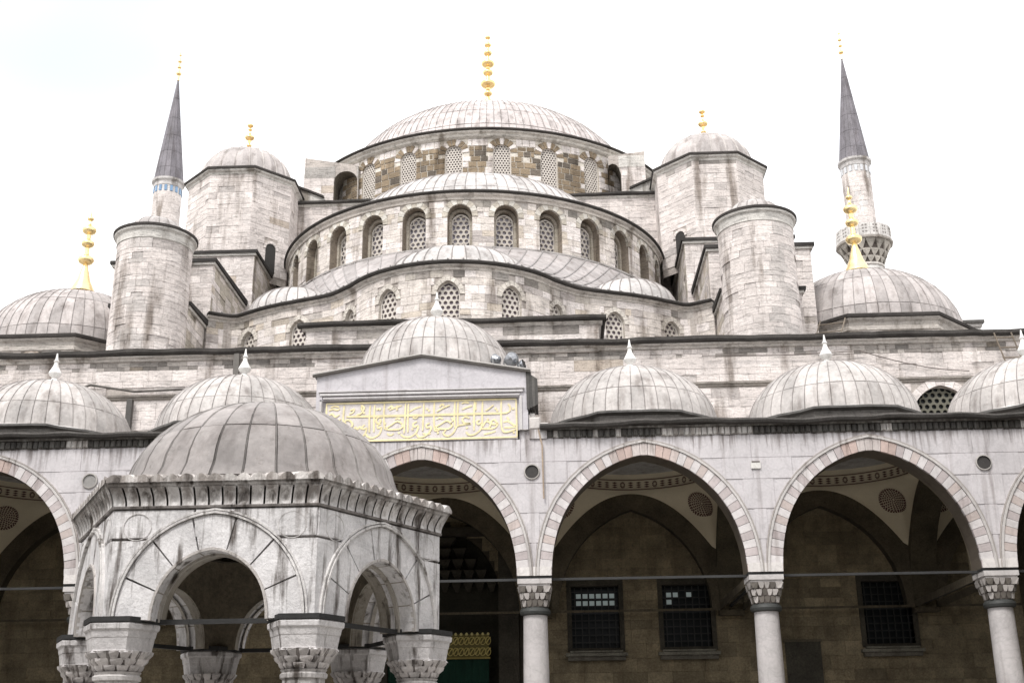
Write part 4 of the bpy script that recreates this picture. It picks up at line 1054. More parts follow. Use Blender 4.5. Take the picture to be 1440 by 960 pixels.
# ---- outer domes of the portico
for x in bays:
    big = x == 0; cy = 4.0; zs = 13.62 if big else 11.82; top = 15.98 if big else 14.05; RA = 3.08/cos(pi/8) if not big else 2.9/cos(pi/8)
    dr = MB(); rot = radians(22.5); dr.lathe([(RA-.16, 11.2), (RA-.16, zs-.1)], 8, (x, cy), (.14, .13, .12), rot=rot); dr.build('drum', 'stone', po)  # dark drum tint carries the shade below the skirt
    sk = MB(); RB = 2.78 if not big else 2.64
    V = []; N = 48
    for i in range(N):
        a = 2*pi*i/N; k8 = cos(pi/8)/cos(((a-rot) % (pi/4))-pi/8); ro = RA*k8
        ed = .03*sin(a*7)+.02*sin(a*13+x)
        V += [(x+(ro-.16)*cos(a), cy+(ro-.16)*sin(a), zs-.13), (x+ro*cos(a), cy+ro*sin(a), zs-.07+ed*.5), (x+ro*cos(a), cy+ro*sin(a), zs+ed*.5), (x+(RB+.02)*cos(a), cy+(RB+.02)*sin(a), zs+.1)]
    F = [(i*4+k, ((i+1) % N)*4+k, ((i+1) % N)*4+k+1, i*4+k+1) for i in range(N) for k in range(3)]
    sk.V += V; sk.F += [list(f) for f in F]; sk.T += [((.06, .055, .05) if k == 0 else (.10, .095, .09) if k == 1 else (.56, .55, .54)) for i in range(N) for k in range(3)]  # skirt underside and rim coloured dark as if shaded, top left pale
    sk.build('dome_skirt', 'lead', po)
    dome(po, (x, cy), RB, zs+.05, top-zs-.05, 42, (0, .26, .84, .985), t_lead((.42, .395, .38), .12), rib=.03, pw=.95, seamtint=(.27, .25, .24))
    f_ = [(.34, top-.03), (.3, top+.05), (.16, top+.14), (.08, top+.24), (.1, top+.27), (.19, top+.34), (.22, top+.42), (.17, top+.52), (.09, top+.68), (.06, top+.8), (.1, top+.86), (.05, top+.92), (.02, top+1.15)]
    fo_ = MB(); fo_.lathe(f_, 14, (x, cy), (.72, .71, .69)); fo_.build('finial', 'marble_clean', po, smooth=40)

# ---- raised centre block with the gilded inscription
pb = MB()
PT = (.50, .48, .50)
def pz(x): return 13.34-.56*abs(x+.02)/3.22
xs = lin(-3.22, 3.2, 8)
V = [(x, -.1, 10.72) for x in xs]+[(x, -.1, pz(x)) for x in xs]+[(x, 1.0, pz(x)) for x in xs]+[(x, 1., 10.9) for x in xs]; n = 9
# front with a recess for the panel
rx0, rx1, rz0, rz1 = -3.02, 2.93, 10.72, 12.02
pb.add([(-3.22, -.1, 11.0), (rx0, -.1, 11.0), (rx0, -.1, rz1), (-3.22, -.1, pz(-3.22)), (3.2, -.1, 11.0), (rx1, -.1, 11.0), (rx1, -.1, rz1), (3.2, -.1, pz(3.2)), (0, -.1, pz(0)), (rx0, .02, rz0), (rx1, .02, rz0), (rx1, .02, rz1), (rx0, .02, rz1),
        (-3.22, 1, 11.0), (-3.22, 1, pz(-3.22)), (3.2, 1, 11), (3.2, 1, pz(3.2)), (0, 1, pz(0)), (rx0, -.1, 10.72), (rx1, -.1, 10.72)],
       [(0, 1, 2, 3), (5, 4, 7, 6), (3, 2, 6, 7, 8), (9, 10, 11, 12), (2, 12, 11, 6), (18, 9, 12, 2), (10, 19, 6, 11), (0, 3, 14, 13), (4, 15, 16, 7), (3, 8, 17, 14), (8, 7, 16, 17)], PT)
pb.build('centre_block', 'marble_clean', po)
k = MB()
def bar(x0, z0, x1, z1, h, out, t, y=-.1):
    k.add([(x0, y, z0), (x1, y, z1), (x1, y-out, z1), (x0, y-out, z0), (x0, y, z0+h), (x1, y, z1+h), (x1, y-out, z1+h), (x0, y-out, z0+h)], [(0, 1, 2, 3), (4, 7, 6, 5), (3, 2, 6, 7), (0, 3, 7, 4), (1, 5, 6, 2)], t)
bar(-3.0, 12.06, 2.95, 12.06, .05, .05, (.5, .48, .48)); bar(-3.1, 12.16, 3.05, 12.16, .07, .08, (.52, .5, .5)); bar(-3.14, 12.26, 3.1, 12.26, .04, .1, (.5, .48, .48))
bar(-3.1, 12.0, -3.03, 12.0, .2, .05, PT)
for xx in (-3.1, 2.96): bar(xx, 10.98, xx+.06, 10.98, 1.06, .05, (.5, .48, .47))
k.build('panel_moulding', 'marble_clean', po)
k = MB()
for x0, x1 in ((-3.34, -.02), (-.02, 3.3)):
    bar(x0, pz(x0)+.0, x1, pz(x1)+.0, .045, .12, (.2, .185, .17)); bar(x0, pz(x0)+.045, x1, pz(x1)+.045, .04, .16, (.45, .43, .41))
k.add([(-3.34, -.22, pz(-3.34)+.09), (-.02, -.22, pz(0)+.09), (-.02, 1.1, pz(0)+.09), (-3.34, 1.1, pz(-3.34)+.09), (3.3, -.22, pz(3.3)+.09), (3.3, 1.1, pz(3.3)+.09)], [(0, 1, 2, 3), (1, 4, 5, 2)], (.3, .29, .28))
k.build('gable_coping', 'marble_clean', po)
# facing of the zone beside the block
k = MB()
for s in (-1, 1):
    k.box(min(s*3.23, s*3.75), max(s*3.23, s*3.75), -.05, .9, 10.72, 11.0, (.55, .53, .53))
k.build('shoulder_stone', 'marble', po)
k = MB()
for i, (x0, z0, dx, dz) in enumerate(((3.22, 11.0, .34, .38), (3.5, 11.0, .3, .22), (3.24, 11.36, .16, .16), (3.7, 11.0, .22, .12))):
    V, F = stone_geo(FR, x0-PX0, x0-PX0+dx, z0, z0+dz, -.08+.03*i, .7, .04); k.add(V, F, jit((.5, .47, .45), .12))
k.build('broken_stone', 'marble_clean', po)
k = MB()
for i in range(4):
    x0 = 3.17+i*.085; k.add([(x0, -.16, 11.62+.03*i), (x0+.08, -.17, 11.6+.05*i), (x0+.07, -.14, 12.74-.06*i), (x0-.02, -.14, 12.8-.06*i), (x0, .5, 11.62), (x0+.08, .5, 11.6), (x0+.07, .5, 12.74-.06*i), (x0-.02, .5, 12.8-.06*i)],
          [(0, 1, 2, 3), (1, 5, 6, 2), (4, 0, 3, 7), (3, 2, 6, 7), (0, 4, 5, 1)], jit((.07, .065, .06), .3))
k.build('lead_flashing', 'lead', po)

# inscription panel, traced letter by letter
ins = MB(); ins.box(-2.93, 2.88, -.005, .03, 10.74, 11.97, (.62, .575, .56)); panel = ins.build('inscription_panel', 'marble_clean', po)
GOLD = (.76, .66, .38)
def cp(u, v):       # tracing grid -> panel metres
    p_ = 430+u/4.235; q_ = 540+v/4.235
    return (-2.90+(p_-460)*5.75/266, 11.95-(q_-568+(p_-460)*5/266)*1.155/52)
def stroke(pts, w=.05, nib=.5, name='gilded_letter', cl=False):
    P = [Vector(cp(*p_)) for p_ in pts]
    # smooth
    Q = []
    for i in range(len(P)-1):
        p0 = P[max(i-1, 0)]; p1 = P[i]; p2 = P[i+1]; p3 = P[min(i+2, len(P)-1)]
        for j in range(4):
            t_ = j/4; Q.append(.5*((2*p1)+(p2-p0)*t_+(2*p0-5*p1+4*p2-p3)*t_*t_+(3*p1-p0-3*p2+p3)*t_**3))
    Q.append(P[-1]); V = []; n = len(Q)
    yo = random.uniform(0, .01)
    for i, q in enumerate(Q):
        d = (Q[min(i+1, n-1)]-Q[max(i-1, 0)]).normalized(); nn = Vector((-d.y, d.x)); ang = atan2(d.y, d.x)
        ww = w*(1-nib*.5+nib*.5*abs(sin(ang-radians(35))))*(.45+.55*min(1, min(i+1, n-i)/2.5))*.5
        for y in (-.006, -.018):
            V += [(q.x+nn.x*ww, y-yo, q.y+nn.y*ww), (q.x-nn.x*ww, y-yo, q.y-nn.y*ww)]
    F = []
    for i in range(n-1):
        a = i*4; F += [(a+2, a+3, a+7, a+6), (a+0, a+2, a+6, a+4), (a+3, a+1, a+5, a+7)]
    k = MB(); k.add(V, F, jit(GOLD, .08)); k.build(name, 'paint', panel)
for a, b in (((125, 119), (1252, 93)), ((1252, 93), (1255, 318)), ((1255, 318), (128, 344)), ((128, 344), (125, 119))): stroke([a, ((a[0]+b[0])/2, (a[1]+b[1])/2), b], .05, 0, 'gilded_border')
stroke([(245, 196), (500, 192), (800, 186), (1200, 177)], .07, 0)
for x0, y0, x1, y1 in ((228, 130, 228, 248), (383, 128, 385, 290), (410, 125, 412, 288), (468, 118, 475, 272), (594, 118, 590, 296), (611, 118, 613, 290), (703, 115, 700, 282), (765, 110, 768, 268), (887, 108, 890, 262), (906, 108, 908, 250), (1003, 105, 1003, 280), (1051, 105, 1052, 250), (1162, 100, 1165, 265), (335, 125, 337, 160), (545, 128, 546, 160), (1012, 108, 1014, 160)):
    stroke([(x0+3, y0), (x0, (y0+y1)/2), (x1, y1)], .052, .2)
for pts in (
    [(1175, 230), (1205, 226), (1232, 244), (1250, 256), (1215, 262), (1180, 262)], [(1165, 262), (1178, 288), (1212, 286), (1248, 272)],
    [(1140, 236), (1122, 216), (1102, 230), (1120, 244), (1142, 238), (1128, 262), (1092, 270), (1040, 268)], [(1054, 256), (1074, 226), (1100, 238), (1088, 266), (1052, 268)],
    [(1036, 218), (1020, 226), (1028, 244), (1046, 236), (1042, 272), (1010, 300), (975, 306), (956, 288)],
    [(1130, 284), (1090, 296), (1060, 302)],
    [(976, 206), (950, 198), (934, 214), (946, 234), (984, 238), (930, 246), (902, 256), (878, 296), (846, 312), (822, 296), (838, 276)],
    [(872, 240), (842, 222), (800, 246), (772, 264), (846, 270), (872, 252), (866, 236)], [(768, 268), (776, 280), (800, 276)],
    [(742, 236), (722, 244), (726, 262), (748, 258), (744, 282), (716, 310), (680, 318), (664, 300)],
    [(578, 238), (550, 224), (510, 248), (484, 270), (556, 272), (582, 254), (574, 238)],
    [(666, 226), (644, 238), (650, 258), (672, 250), (664, 288), (632, 314), (592, 316), (572, 300)],
    [(444, 196), (424, 212), (430, 234), (450, 228), (446, 206)],
    [(452, 240), (432, 246), (438, 264), (456, 260), (444, 300), (404, 322), (374, 312), (366, 296)],
    [(358, 244), (342, 256), (350, 270), (368, 264), (358, 300), (330, 318), (304, 310)],
    [(340, 270), (326, 256), (316, 270), (302, 258), (290, 270), (262, 262)], [(262, 262), (236, 226), (262, 216), (284, 240), (268, 262), (232, 250)],
    [(500, 158), (536, 142), (574, 130)], [(620, 168), (652, 148), (690, 136)], [(782, 168), (818, 146), (860, 128)], [(932, 156), (960, 142), (992, 132)], [(1070, 162), (1092, 150), (1118, 128)],
    [(268, 160), (290, 150), (284, 170), (262, 180)], [(330, 128), (350, 142), (336, 174), (304, 186)], [(1188, 176), (1212, 166), (1216, 140), (1204, 122)], [(492, 150), (512, 132), (520, 150)], [(800, 140), (812, 122), (826, 134)],
    [(930, 120), (950, 112), (974, 116)], [(140, 160), (165, 150), (190, 156), (205, 146)], [(140, 190), (160, 178), (180, 196), (205, 182)], [(145, 215), (170, 206), (196, 222), (212, 206)], [(150, 140), (176, 132), (200, 138)],
    [(490, 296), (510, 306), (530, 296)], [(780, 214), (800, 204), (820, 210)], [(536, 214), (552, 204), (566, 212)], [(640, 200), (656, 206), (672, 198)], [(868, 205), (880, 214), (872, 226)], [(1196, 200), (1206, 214), (1200, 224)], [(160, 238), (186, 246), (206, 262)], [(700, 296), (724, 300), (748, 296)]):
    stroke(pts, .06, .7)
for x, y in ((350, 172), (430, 150), (444, 150), (640, 270), (724, 150), (736, 160), (790, 292), (960, 262), (1130, 148), (1140, 160), (1084, 212), (1234, 150), (476, 236), (560, 292), (1000, 226), (300, 300), (1236, 290)):
    stroke([(x-6, y), (x+6, y+2)], .07, 0, 'gilded_dot')

# round bosses over the columns
for x, d in ((3.28, .02), (16.46, -.03), (-9.95, .02), (-16.5, 0)):
    k = MB(); n = 20; V = []
    for r_, y in ((.24, -.0), (.23, -.03), (.2, -.034), (.19, .008), (.001, .006)):
        V += [(x+r_*cos(2*pi*i/n), y-.02, 9.72+r_*sin(2*pi*i/n)) for i in range(n)]
    k.V = V; 
    for q in range(4):
        for i in range(n): k.F.append([q*n+i, q*n+(i+1) % n, (q+1)*n+(i+1) % n, (q+1)*n+i]); k.T.append((.38, .36, .34) if q < 2 else ((.28, .27, .26) if x < 0 else (.045, .042, .04)))
    k.build('round_boss', 'marble_clean', po, smooth=30)
k = MB(); k.box(9.72, 10.0, -.05, .0, 9.68, 9.9, (.62, .6, .57)); k.box(9.74, 9.98, -.06, -.05, 9.86, 9.9, (.15, .13, .12)); k.build('stone_plug', 'marble_clean', po)
pc_.build('wall_core', 'marble', po); pl_.build('inner_wall', 'rough', po)

# =================================================================== FOUNTAIN KIOSK
KC = (0., -18.7); KR = 2.42
ki = thing('fountain_kiosk', 'small six-sided carved marble fountain pavilion with pointed arches and a lead dome', 'kiosk', (KC[0], KC[1], .0))
KP = [(KC[0]+KR*cos(radians(a)), KC[1]+KR*sin(radians(a))) for a in (-120, -60, 0, 60, 120, 180)]
KT = (.70, .685, .69)
core = MB(); inner = MB(); mould = MB()
for k in range(6):
    a, b = KP[k], KP[(k+1) % 6]; mk = pmap(a, b); L = mk.L
    h, rise, sp = .655, .79, 3.21
    o = Op(L/2, sp, sp, h, rise, four(h, rise, h*1.5, .3, 10))
    wall_open(core, mk, .0, L, sp, 4.5, [o], (.30, .28, .27), depth=.5, w=.03, closed_sill=False, trev=(.33, .30, .255))
    mi = lambda u, v, w, mk=mk: mk(u, v, w+.5)
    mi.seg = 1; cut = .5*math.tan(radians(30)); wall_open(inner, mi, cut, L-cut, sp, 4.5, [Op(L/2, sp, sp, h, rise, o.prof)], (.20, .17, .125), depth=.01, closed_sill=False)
    tk = lambda q, n: jit(KT, .05)
    voussoirs(ki, mk, o, .42, 7, -.012, .35, tk, mat='kiosk', gap=.015, kind='voussoir')
    blk = [Op(L/2, sp, sp, h, rise, o.prof, .41)]
    P_ = [(L/2+x*(h+.425)/h, sp+z*(rise+.425)/rise) for x, z in o.prof]
    for side in (0, 1):
        Q = P_ if side == 0 else [(L-x, z) for x, z in P_]
        Q = [(x, z) for x, z in Q[:len(Q)//2+1]]; cut_ = [q for q in Q if q[1] < 4.12]; nx_ = next((q for q in Q if q[1] >= 4.12), cut_[-1])
        kk_ = (4.12-cut_[-1][1])/max(1e-6, nx_[1]-cut_[-1][1]); top_ = (cut_[-1][0]+(nx_[0]-cut_[-1][0])*kk_, 4.12)
        ux = .0 if side == 0 else L
        poly = [(ux, sp+.01)]+[(max(.002, min(L-.002, x)), z) for x, z in cut_]+[top_, (ux, 4.12)]; n_ = len(poly)
        V = [mk(u_, v_, 0) for u_, v_ in poly]+[mk(u_, v_, .045) for u_, v_ in poly]
        piece(ki, 'spandrel_slab', V, [tuple(range(n_))]+[(q, n_+q, n_+(q+1) % n_, (q+1) % n_) for q in range(n_)], jit(KT, .03), 'kiosk')
    ang = radians(-90+60*k); tx, ty = cos(ang), sin(ang)
    masonry(ki, mk, .0, L, 4.14, 4.49, [], (.35, .35), (1.1, 1.3), lambda u, v: jit(KT, .05), wf=(-.004, .004), wb=.05, gap=.02, kind='frieze_slab', mat='kiosk')
    # mouldings round the arch and the raised roundels of the frieze
    arch_band(mould, mk, o, .425, .45, -.045, .02, (.68, .66, .65)); arch_band(mould, mk, o, .462, .485, -.03, .02, (.68, .66, .65))
    arch_band(mould, mk, o, -.001, .03, -.03, .02, (.5, .47, .45)); arch_band(mould, mk, o, -.03, .0, .2, .26, (.42, .39, .35))
    for uu in (.3, L-.3):
        for q in range(18):
            a0 = 2*pi*q/18; a1 = 2*pi*(q+1)/18
            for r0_, r1_ in ((.16, .17),):
                V = [mk(uu+r*cos(x_), 4.28+r*sin(x_)*.95, w) for r, x_, w in ((r0_, a0, 0), (r0_, a1, 0), (r0_, a1, -.007), (r0_, a0, -.007), (r1_, a0, 0), (r1_, a1, 0), (r1_, a1, -.007), (r1_, a0, -.007))]
                mould.add(V, [(0, 1, 2, 3), (3, 2, 6, 7), (7, 6, 5, 4)], (.64, .62, .61))
    # bottom edge band of iron and tie bars
core.build('wall_core', 'kiosk', ki); inner.build('inner_wall', 'rough', ki); mould.build('arch_moulding', 'kiosk', ki)
# fluted cornice
for k in range(6):
    am = radians(-90+60*k); tdir = Vector((-sin(am), cos(am), 0)); nd = Vector((cos(am), sin(am), 0))
    ap0, ap1 = KR*cos(pi/6), 2.51*cos(pi/6)
    n = 15
    for i in range(n):
        V = []; cols_ = 5
        for c_ in range(cols_):
            s_ = (i+.07+.86*c_/(cols_-1))/n*2-1
            rec = .045*(1-abs(c_/(cols_-1)*2-1)**2)
            for q in range(5):
                e = q/4; out_ = (1-cos(e*pi/2)); ap = ap0+.02+(ap1-ap0)*out_-rec*sin(pi*min(1, e*1.05))**.6; hw = (ap0+.02+(ap1-ap0)*out_)*math.tan(pi/6)
                pnt = Vector((KC[0], KC[1], 4.52+.21*e))+nd*ap+tdir*hw*s_; V.append(tuple(pnt))
        F = [(c_*5+q, (c_+1)*5+q, (c_+1)*5+q+1, c_*5+q+1) for c_ in range(cols_-1) for q in range(4)]
        piece(ki, 'cornice_flute', V, F, jit((.70, .68, .67), .12), 'kiosk', smooth=35)
    if True:
        k2 = MB(); k2.add([tuple(Vector((KC[0], KC[1], z))+nd*a_+tdir*a_*math.tan(pi/6)*s_) for z, a_ in ((4.5, ap0-.06), (4.53, ap0-.06), (4.73, ap0-.04)) for s_ in (-1, 1)], [(0, 1, 3, 2), (2, 3, 5, 4)], (.13, .12, .11)); k2.build('cornice_bed', 'kiosk', ki)
cor = MB()
cor.lathe([(KR-.03, 4.49), (KR+.025, 4.495), (KR+.03, 4.52), (KR, 4.53)], 6, KC, (.25, .23, .22), rot=0)
cor.lathe([(2.42, 4.725), (2.52, 4.73), (2.55, 4.76), (2.56, 4.81), (2.5, 4.815), (1.5, 4.95)], 6, KC, (.62, .60, .59), rot=0)
cor.build('eave', 'kiosk', ki)
# scalloped lead tiles along the eave
for k in range(6):
    am = radians(-90+60*k); tdir = Vector((-sin(am), cos(am), 0)); nd = Vector((cos(am), sin(am), 0)); n = 15; AP = 2.57*cos(pi/6); HW = AP*math.tan(pi/6)
    for i in range(n):
        V = []; 
        for c_ in range(7):
            f = c_/6; s_ = ((i+f)/n*2-1); hgt = .06*sin(pi*f)**.9
            for e, (ap, zz) in enumerate(((AP+.012, 4.785), (AP+.012, 4.82+hgt), (AP-.25, 4.86+hgt*.9), (1.68, 4.97+hgt*.3))):
                w_ = HW*s_*(1 if ap > 2 else .72); V.append(tuple(Vector((KC[0], KC[1], zz-random.uniform(0, .006)))+nd*ap+tdir*w_))
        F = [(c_*4+q, (c_+1)*4+q, (c_+1)*4+q+1, c_*4+q+1) for c_ in range(6) for q in range(3)]
        piece(ki, 'eave_tile', V, F, jit((.62, .59, .57), .14), 'kiosk', smooth=40)
# dome
dome(ki, (.03, KC[1]), 1.79, 4.93, 1.34, 30, (0, .36, .985), t_lead((.28, .258, .25), .16), rib=.019, pw=.97, flare=.10, seamtint=(.24, .225, .215), nm=5)
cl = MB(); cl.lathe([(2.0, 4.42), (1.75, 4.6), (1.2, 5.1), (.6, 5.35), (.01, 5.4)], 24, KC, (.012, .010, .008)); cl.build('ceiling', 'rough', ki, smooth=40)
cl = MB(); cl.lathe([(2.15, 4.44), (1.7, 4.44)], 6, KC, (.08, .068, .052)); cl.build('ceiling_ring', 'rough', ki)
# piers: muqarnas capital on a round column, following the corner angle
for k, a in enumerate((-120, -60, 0, 60, 120, 180)):
    ar = radians(a); c = (KC[0]+2.14*cos(ar), KC[1]+2.14*sin(ar)); rot = ar
    kk = MB()
    kk.lathe([(.30, 2.98), (.405, 3.03), (.42, 3.1), (.445, 3.12), (.45, 3.17), (.43, 3.19), (.1, 3.195)], 6, c, (.61, .59, .59), rot=rot)
    kk.lathe([(.40, 2.86), (.375, 2.89), (.395, 3.0), (.405, 3.1)], 6, c, (.58, .56, .56), rot=rot)
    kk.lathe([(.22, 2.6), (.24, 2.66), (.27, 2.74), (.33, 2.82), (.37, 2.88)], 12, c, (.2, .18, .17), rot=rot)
    cap = kk.build('capital', 'kiosk', ki, smooth=20)
    kk = MB(); kk.lathe([(.245, 2.5), (.245, 2.56), (.27, 2.57), (.275, 2.61), (.25, 2.63), (.27, 2.66)], 12, c, (.5, .48, .47), rot=rot); kk.build('collar', 'kiosk', ki, smooth=20)
    for tier, (ra, rb_, za, zb, n) in enumerate(((.23, .29, 2.64, 2.73, 12), (.28, .35, 2.71, 2.8, 12), (.33, .41, 2.78, 2.88, 18))):
        for q in range(n):
            a0 = rot+2*pi*(q+.5*(tier % 2))/n; w = pi/n*.86; P = []
            for aa, r_, z in ((a0-w, rb_, zb), (a0+w, rb_, zb), (a0+w, rb_-.01, zb-.035), (a0+w*.72, ra, za), (a0-w*.72, ra, za), (a0-w, rb_-.01, zb-.035)):
                kf = 1 if tier < 1 else cos(pi/6)/cos(((aa-rot) % (pi/3))-pi/6)*1.02; P.append((c[0]+r_*kf*cos(aa), c[1]+r_*kf*sin(aa), z))
            I = [(c[0]+(p_[0]-c[0])*.8, c[1]+(p_[1]-c[1])*.8, p_[2]) for p_ in P]
            piece(ki, 'capital_niche', P+I, [tuple(range(6))]+[(i, 6+i, 6+(i+1) % 6, (i+1) % 6) for i in range(6)], jit((.56, .53, .52), .2), 'kiosk', cap)
    kk = MB(); kk.lathe([(.235, .95), (.24, 1.8), (.225, 2.5)], 24, c, (.5, .48, .47)); kk.build('column_shaft', 'kiosk', ki, smooth=30)
    kk = MB(); kk.lathe([(.33, .6), (.33, .8), (.28, .88), (.24, .95)], 24, c, (.5, .48, .47)); kk.build('column_base', 'kiosk', ki, smooth=30)
    kk = MB(); kk.lathe([(.40, 3.192), (.455, 3.193), (.455, 3.25), (.40, 3.251)], 6, c, (.025, .025, .025), rot=rot); kk.build('iron_plate', 'iron', ki)
    a2 = radians(a+60); c2 = (KC[0]+2.14*cos(a2), KC[1]+2.14*sin(a2)); kk = MB()
    d_ = Vector((c2[0]-c[0], c2[1]-c[1], 0)).normalized(); nn = Vector((-d_.y, d_.x, 0)); A = Vector((c[0], c[1], 3.19))+d_*.2; B_ = Vector((c2[0], c2[1], 3.19))-d_*.2
    V = [A+nn*.02, B_+nn*.02, B_-nn*.02, A-nn*.02]; V = [tuple(v) for v in V]+[(v.x, v.y, v.z+.055) for v in V]
    kk.add(V, [(0, 3, 2, 1), (4, 5, 6, 7), (0, 1, 5, 4), (1, 2, 6, 5), (2, 3, 7, 6), (3, 0, 4, 7)], (.025, .025, .025)); kk.build('tie_bar', 'iron', ki)
kk = MB(); kk.lathe([(3.3, 0), (3.3, .2), (3.0, .2), (3.0, .4), (2.65, .4), (2.65, .6), (.1, .6)], 6, KC, (.45, .43, .41)); kk.build('stepped_base', 'kiosk', ki)
kk = MB(); kk.lathe([(1.35, .6), (1.35, 1.7), (1.45, 1.75), (1.45, 1.85), (1.2, 1.87), (1.2, 1.2), (.1, 1.2)], 6, KC, (.45, .43, .41)); kk.build('basin', 'kiosk', ki)

# =================================================================== SMALL THINGS
def ladder(label, foot, head, wdir, w, n, t=(.16, .13, .1)):
    root = thing('ladder', label, 'ladder', tuple(foot)); F_ = Vector(foot); H_ = Vector(head); wd = Vector(wdir).normalized()*w/2
    for s in (-1, 1):
        k = MB(); k.tube([F_+wd*s, H_+wd*s], .03, t); k.build('rail', 'iron', root)
    for i in range(n):
        q = F_.lerp(H_, (i+.5)/n); k = MB(); k.tube([q-wd*1.12, q+wd*1.12], .028, t); k.build('rung', 'iron', root)
ladder('iron ladder leaning on the wall top at the right edge of the roof', (20.95, 7.1, 13.9), (20.45, 7.2, 16.25), (1, 0, 0), .62, 6)
ladder('iron ladder lying against the drum of the right corner dome', (14.55, 10.5, 16.35), (15.6, 12.2, 18.75), (1, -.3, 0), 1.0, 5)
# floodlights on the gable
for (x, y, z, r_, dirn, nm) in ((2.25, .2, 13.3, .17, (-.8, .5, .35), 'small grey floodlight tipped toward the dome, leftmost of the cluster on the gable'), (2.68, .1, 13.26, .215, (.45, .75, .45), 'largest silver floodlight in the middle of the cluster on the gable'), (3.02, .12, 13.08, .16, (.85, -.3, .25), 'small silver floodlight at the right end of the gable')):
    fl = thing('floodlight', nm, 'floodlight', (x, y, z-.3), 'floodlights clustered on the gable')
    d_ = Vector(dirn).normalized(); a_ = d_.cross(Vector((0, 0, 1))).normalized(); b_ = d_.cross(a_); C0 = Vector((x, y, z)); k = MB(); n = 14; V = []
    for r2, t_ in ((.3*r_, -.75*r_), (.7*r_, -.6*r_), (.95*r_, .1*r_), (1.0*r_, .45*r_), (1.08*r_, .47*r_), (1.08*r_, .55*r_)):
        V += [tuple(C0+d_*t_+(a_*cos(2*pi*i/n)+b_*sin(2*pi*i/n))*r2) for i in range(n)]
    k.add(V, [(q*n+i, q*n+(i+1) % n, (q+1)*n+(i+1) % n, (q+1)*n+i) for q in range(5) for i in range(n)]+[tuple(range(n))], (.30, .31, .33)); k.build('housing', 'steel', fl, smooth=40)
    k = MB(); k.add([tuple(C0+d_*.5*r_+(a_*cos(2*pi*i/n)+b_*sin(2*pi*i/n))*r_) for i in range(n)], [tuple(range(n))], (.5, .52, .55)); k.build('lens', 'glass', fl)
    k = MB(); k.tube([C0+a_*r_*1.1, C0+a_*r_*1.15-Vector((0, 0, r_*1.2)), C0-a_*r_*1.15-Vector((0, 0, r_*1.2)), C0-a_*r_*1.1], .022, (.2, .2, .2)); k.tube([C0-Vector((0, 0, r_*1.2)), (x, y, pz(x)+.07)], .03, (.15, .15, .15)); k.build('bracket', 'iron', fl)
# curtain in the doorway with its embroidered band
cu = thing('door_curtain', 'dark green door curtain with a gold embroidered band hanging in the central doorway', 'curtain', (0, 7.0, .95))
k = MB(); n = 60; V = []
for i in range(n+1):
    x = -1.85+3.42*i/n; y = 7.15+.035*sin(i*.9)+.02*sin(i*2.3); V += [(x, y, 1.0), (x, y, 5.0)]
k.add(V, [(i*2, i*2+2, i*2+3, i*2+1) for i in range(n)], (.005, .024, .015)); k.build('cloth', 'cloth', cu, smooth=60)
k = MB(); k.box(-1.85, 1.57, 7.08, 7.12, 5.0, 5.78, (.1, .085, .03)); k.box(-1.9, 1.62, 7.05, 7.1, 4.96, 5.02, (.2, .16, .05)); bd = k.build('embroidered_band', 'cloth', cu)
k = MB(); G = (.42, .34, .12)
for i in range(19):
    cx_ = -1.78+i*.185
    k.lathe([(.001, 5.84), (.035, 5.82), (.05, 5.78), (.035, 5.74)], 8, (cx_, 7.08), (.5, .42, .18))
    for row in range(2):
        cz_ = 5.2+row*.36
        for q in range(10):
            a0, a1 = 2*pi*q/10, 2*pi*(q+1)/10
            k.tube([(cx_+.085*cos(a0)*(1+.2*(i % 2)), 7.065, cz_+.13*sin(a0)), (cx_+.085*cos(a1)*(1+.2*(i % 2)), 7.065, cz_+.13*sin(a1))], .014, G, 4)
        k.tube([(cx_-.07, 7.06, cz_-.1), (cx_, 7.06, cz_+.02), (cx_+.08, 7.06, cz_+.12)], .018, G, 4)
k.build('gold_embroidery', 'paint', bd, kind='stuff')
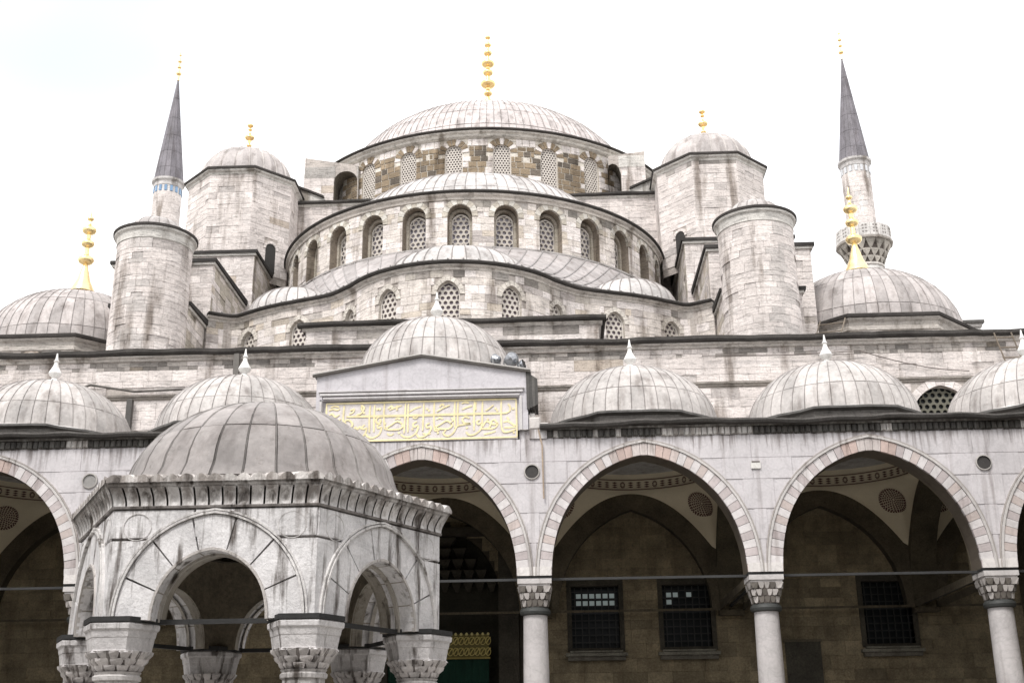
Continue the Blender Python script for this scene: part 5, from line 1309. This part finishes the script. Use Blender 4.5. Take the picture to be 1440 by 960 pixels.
# pipes, cable
k = thing('drain_pipe', 'thin rust brown pipe running down the marble to the right of the inscription', 'pipe', (3.62, -.1, 6.9))
b = MB(); b.tube([(3.5, -.08, 10.98), (3.6, -.09, 10.5), (3.62, -.09, 8.9)], .028, (.33, .26, .2)); b.build('pipe', 'iron', k)
k = thing('rain_spout', 'short black downpipe with a box outlet between the two left portico domes', 'pipe', (-10.9, 7.2, 12.2))
b = MB(); b.box(-11.85, -11.65, 7.3, 7.5, 12.9, 14.5, (.07, .065, .06)); b.box(-12.1, -11.45, 7.2, 7.5, 12.2, 12.95, (.04, .04, .04)); b.build('pipe', 'iron', k)
k = thing('rain_spout', 'thin black downpipe high on the wall just left of the inscription gable', 'pipe', (-7.6, 7.3, 14.8))
b = MB(); b.box(-7.95, -7.75, 7.3, 7.5, 14.85, 16.2, (.12, .11, .1)); b.build('pipe', 'iron', k)
k = thing('power_cable', 'thin black cable sagging along the wall behind the right portico domes', 'cable', (12, 7.4, 15.5))
b = MB(); P = [(9.5, 7.45, 15.72)]+[(12.3+x, 7.45, 15.68+.03*x-.02) for x in (0, 1.5, 3)]+[(15.4+q*.75, 7.45, 15.7-.9*sin(q*.3)**1.0*.9) for q in range(1, 6)]
b.tube(P, .018, (.12, .1, .09), 5); b.build('wire', 'iron', k)
# little gabled lead ridge behind the leftmost domes
k = thing('roof_ridge', 'low gabled lead strip on the wall between the two leftmost portico domes', 'roof ridge', (-12.8, 7.4, 14.6))
b = MB(); b.tube([(-14.3, 7.35, 14.75), (-13.3, 7.35, 15.1), (-11.6, 7.35, 14.8), (-8, 7.35, 14.9)], .05, (.12, .11, .1), 5); b.build('lead_roll', 'lead', k)

k = thing('plank_heap', 'dark weathered planks piled in the arch of the left flying buttress', 'planks', (-7.9, 26.9, 30.8))
for i, (a_, b_) in enumerate((((-8.4, 26.7, 31.6), (-7.0, 26.75, 31.75)), ((-8.3, 26.9, 31.2), (-6.9, 26.7, 31.95)), ((-8.2, 27.1, 31.0), (-7.0, 26.6, 31.3)), ((-8.5, 26.7, 31.15), (-7.4, 26.9, 31.35)), ((-7.7, 26.6, 31.0), (-7.5, 26.8, 32.2)))):
    b = MB(); b.tube([a_, b_], .09, jit((.16, .14, .12) if i else (.5, .47, .43), .2), 4); b.build('plank', 'rough', k)
finish_pieces()
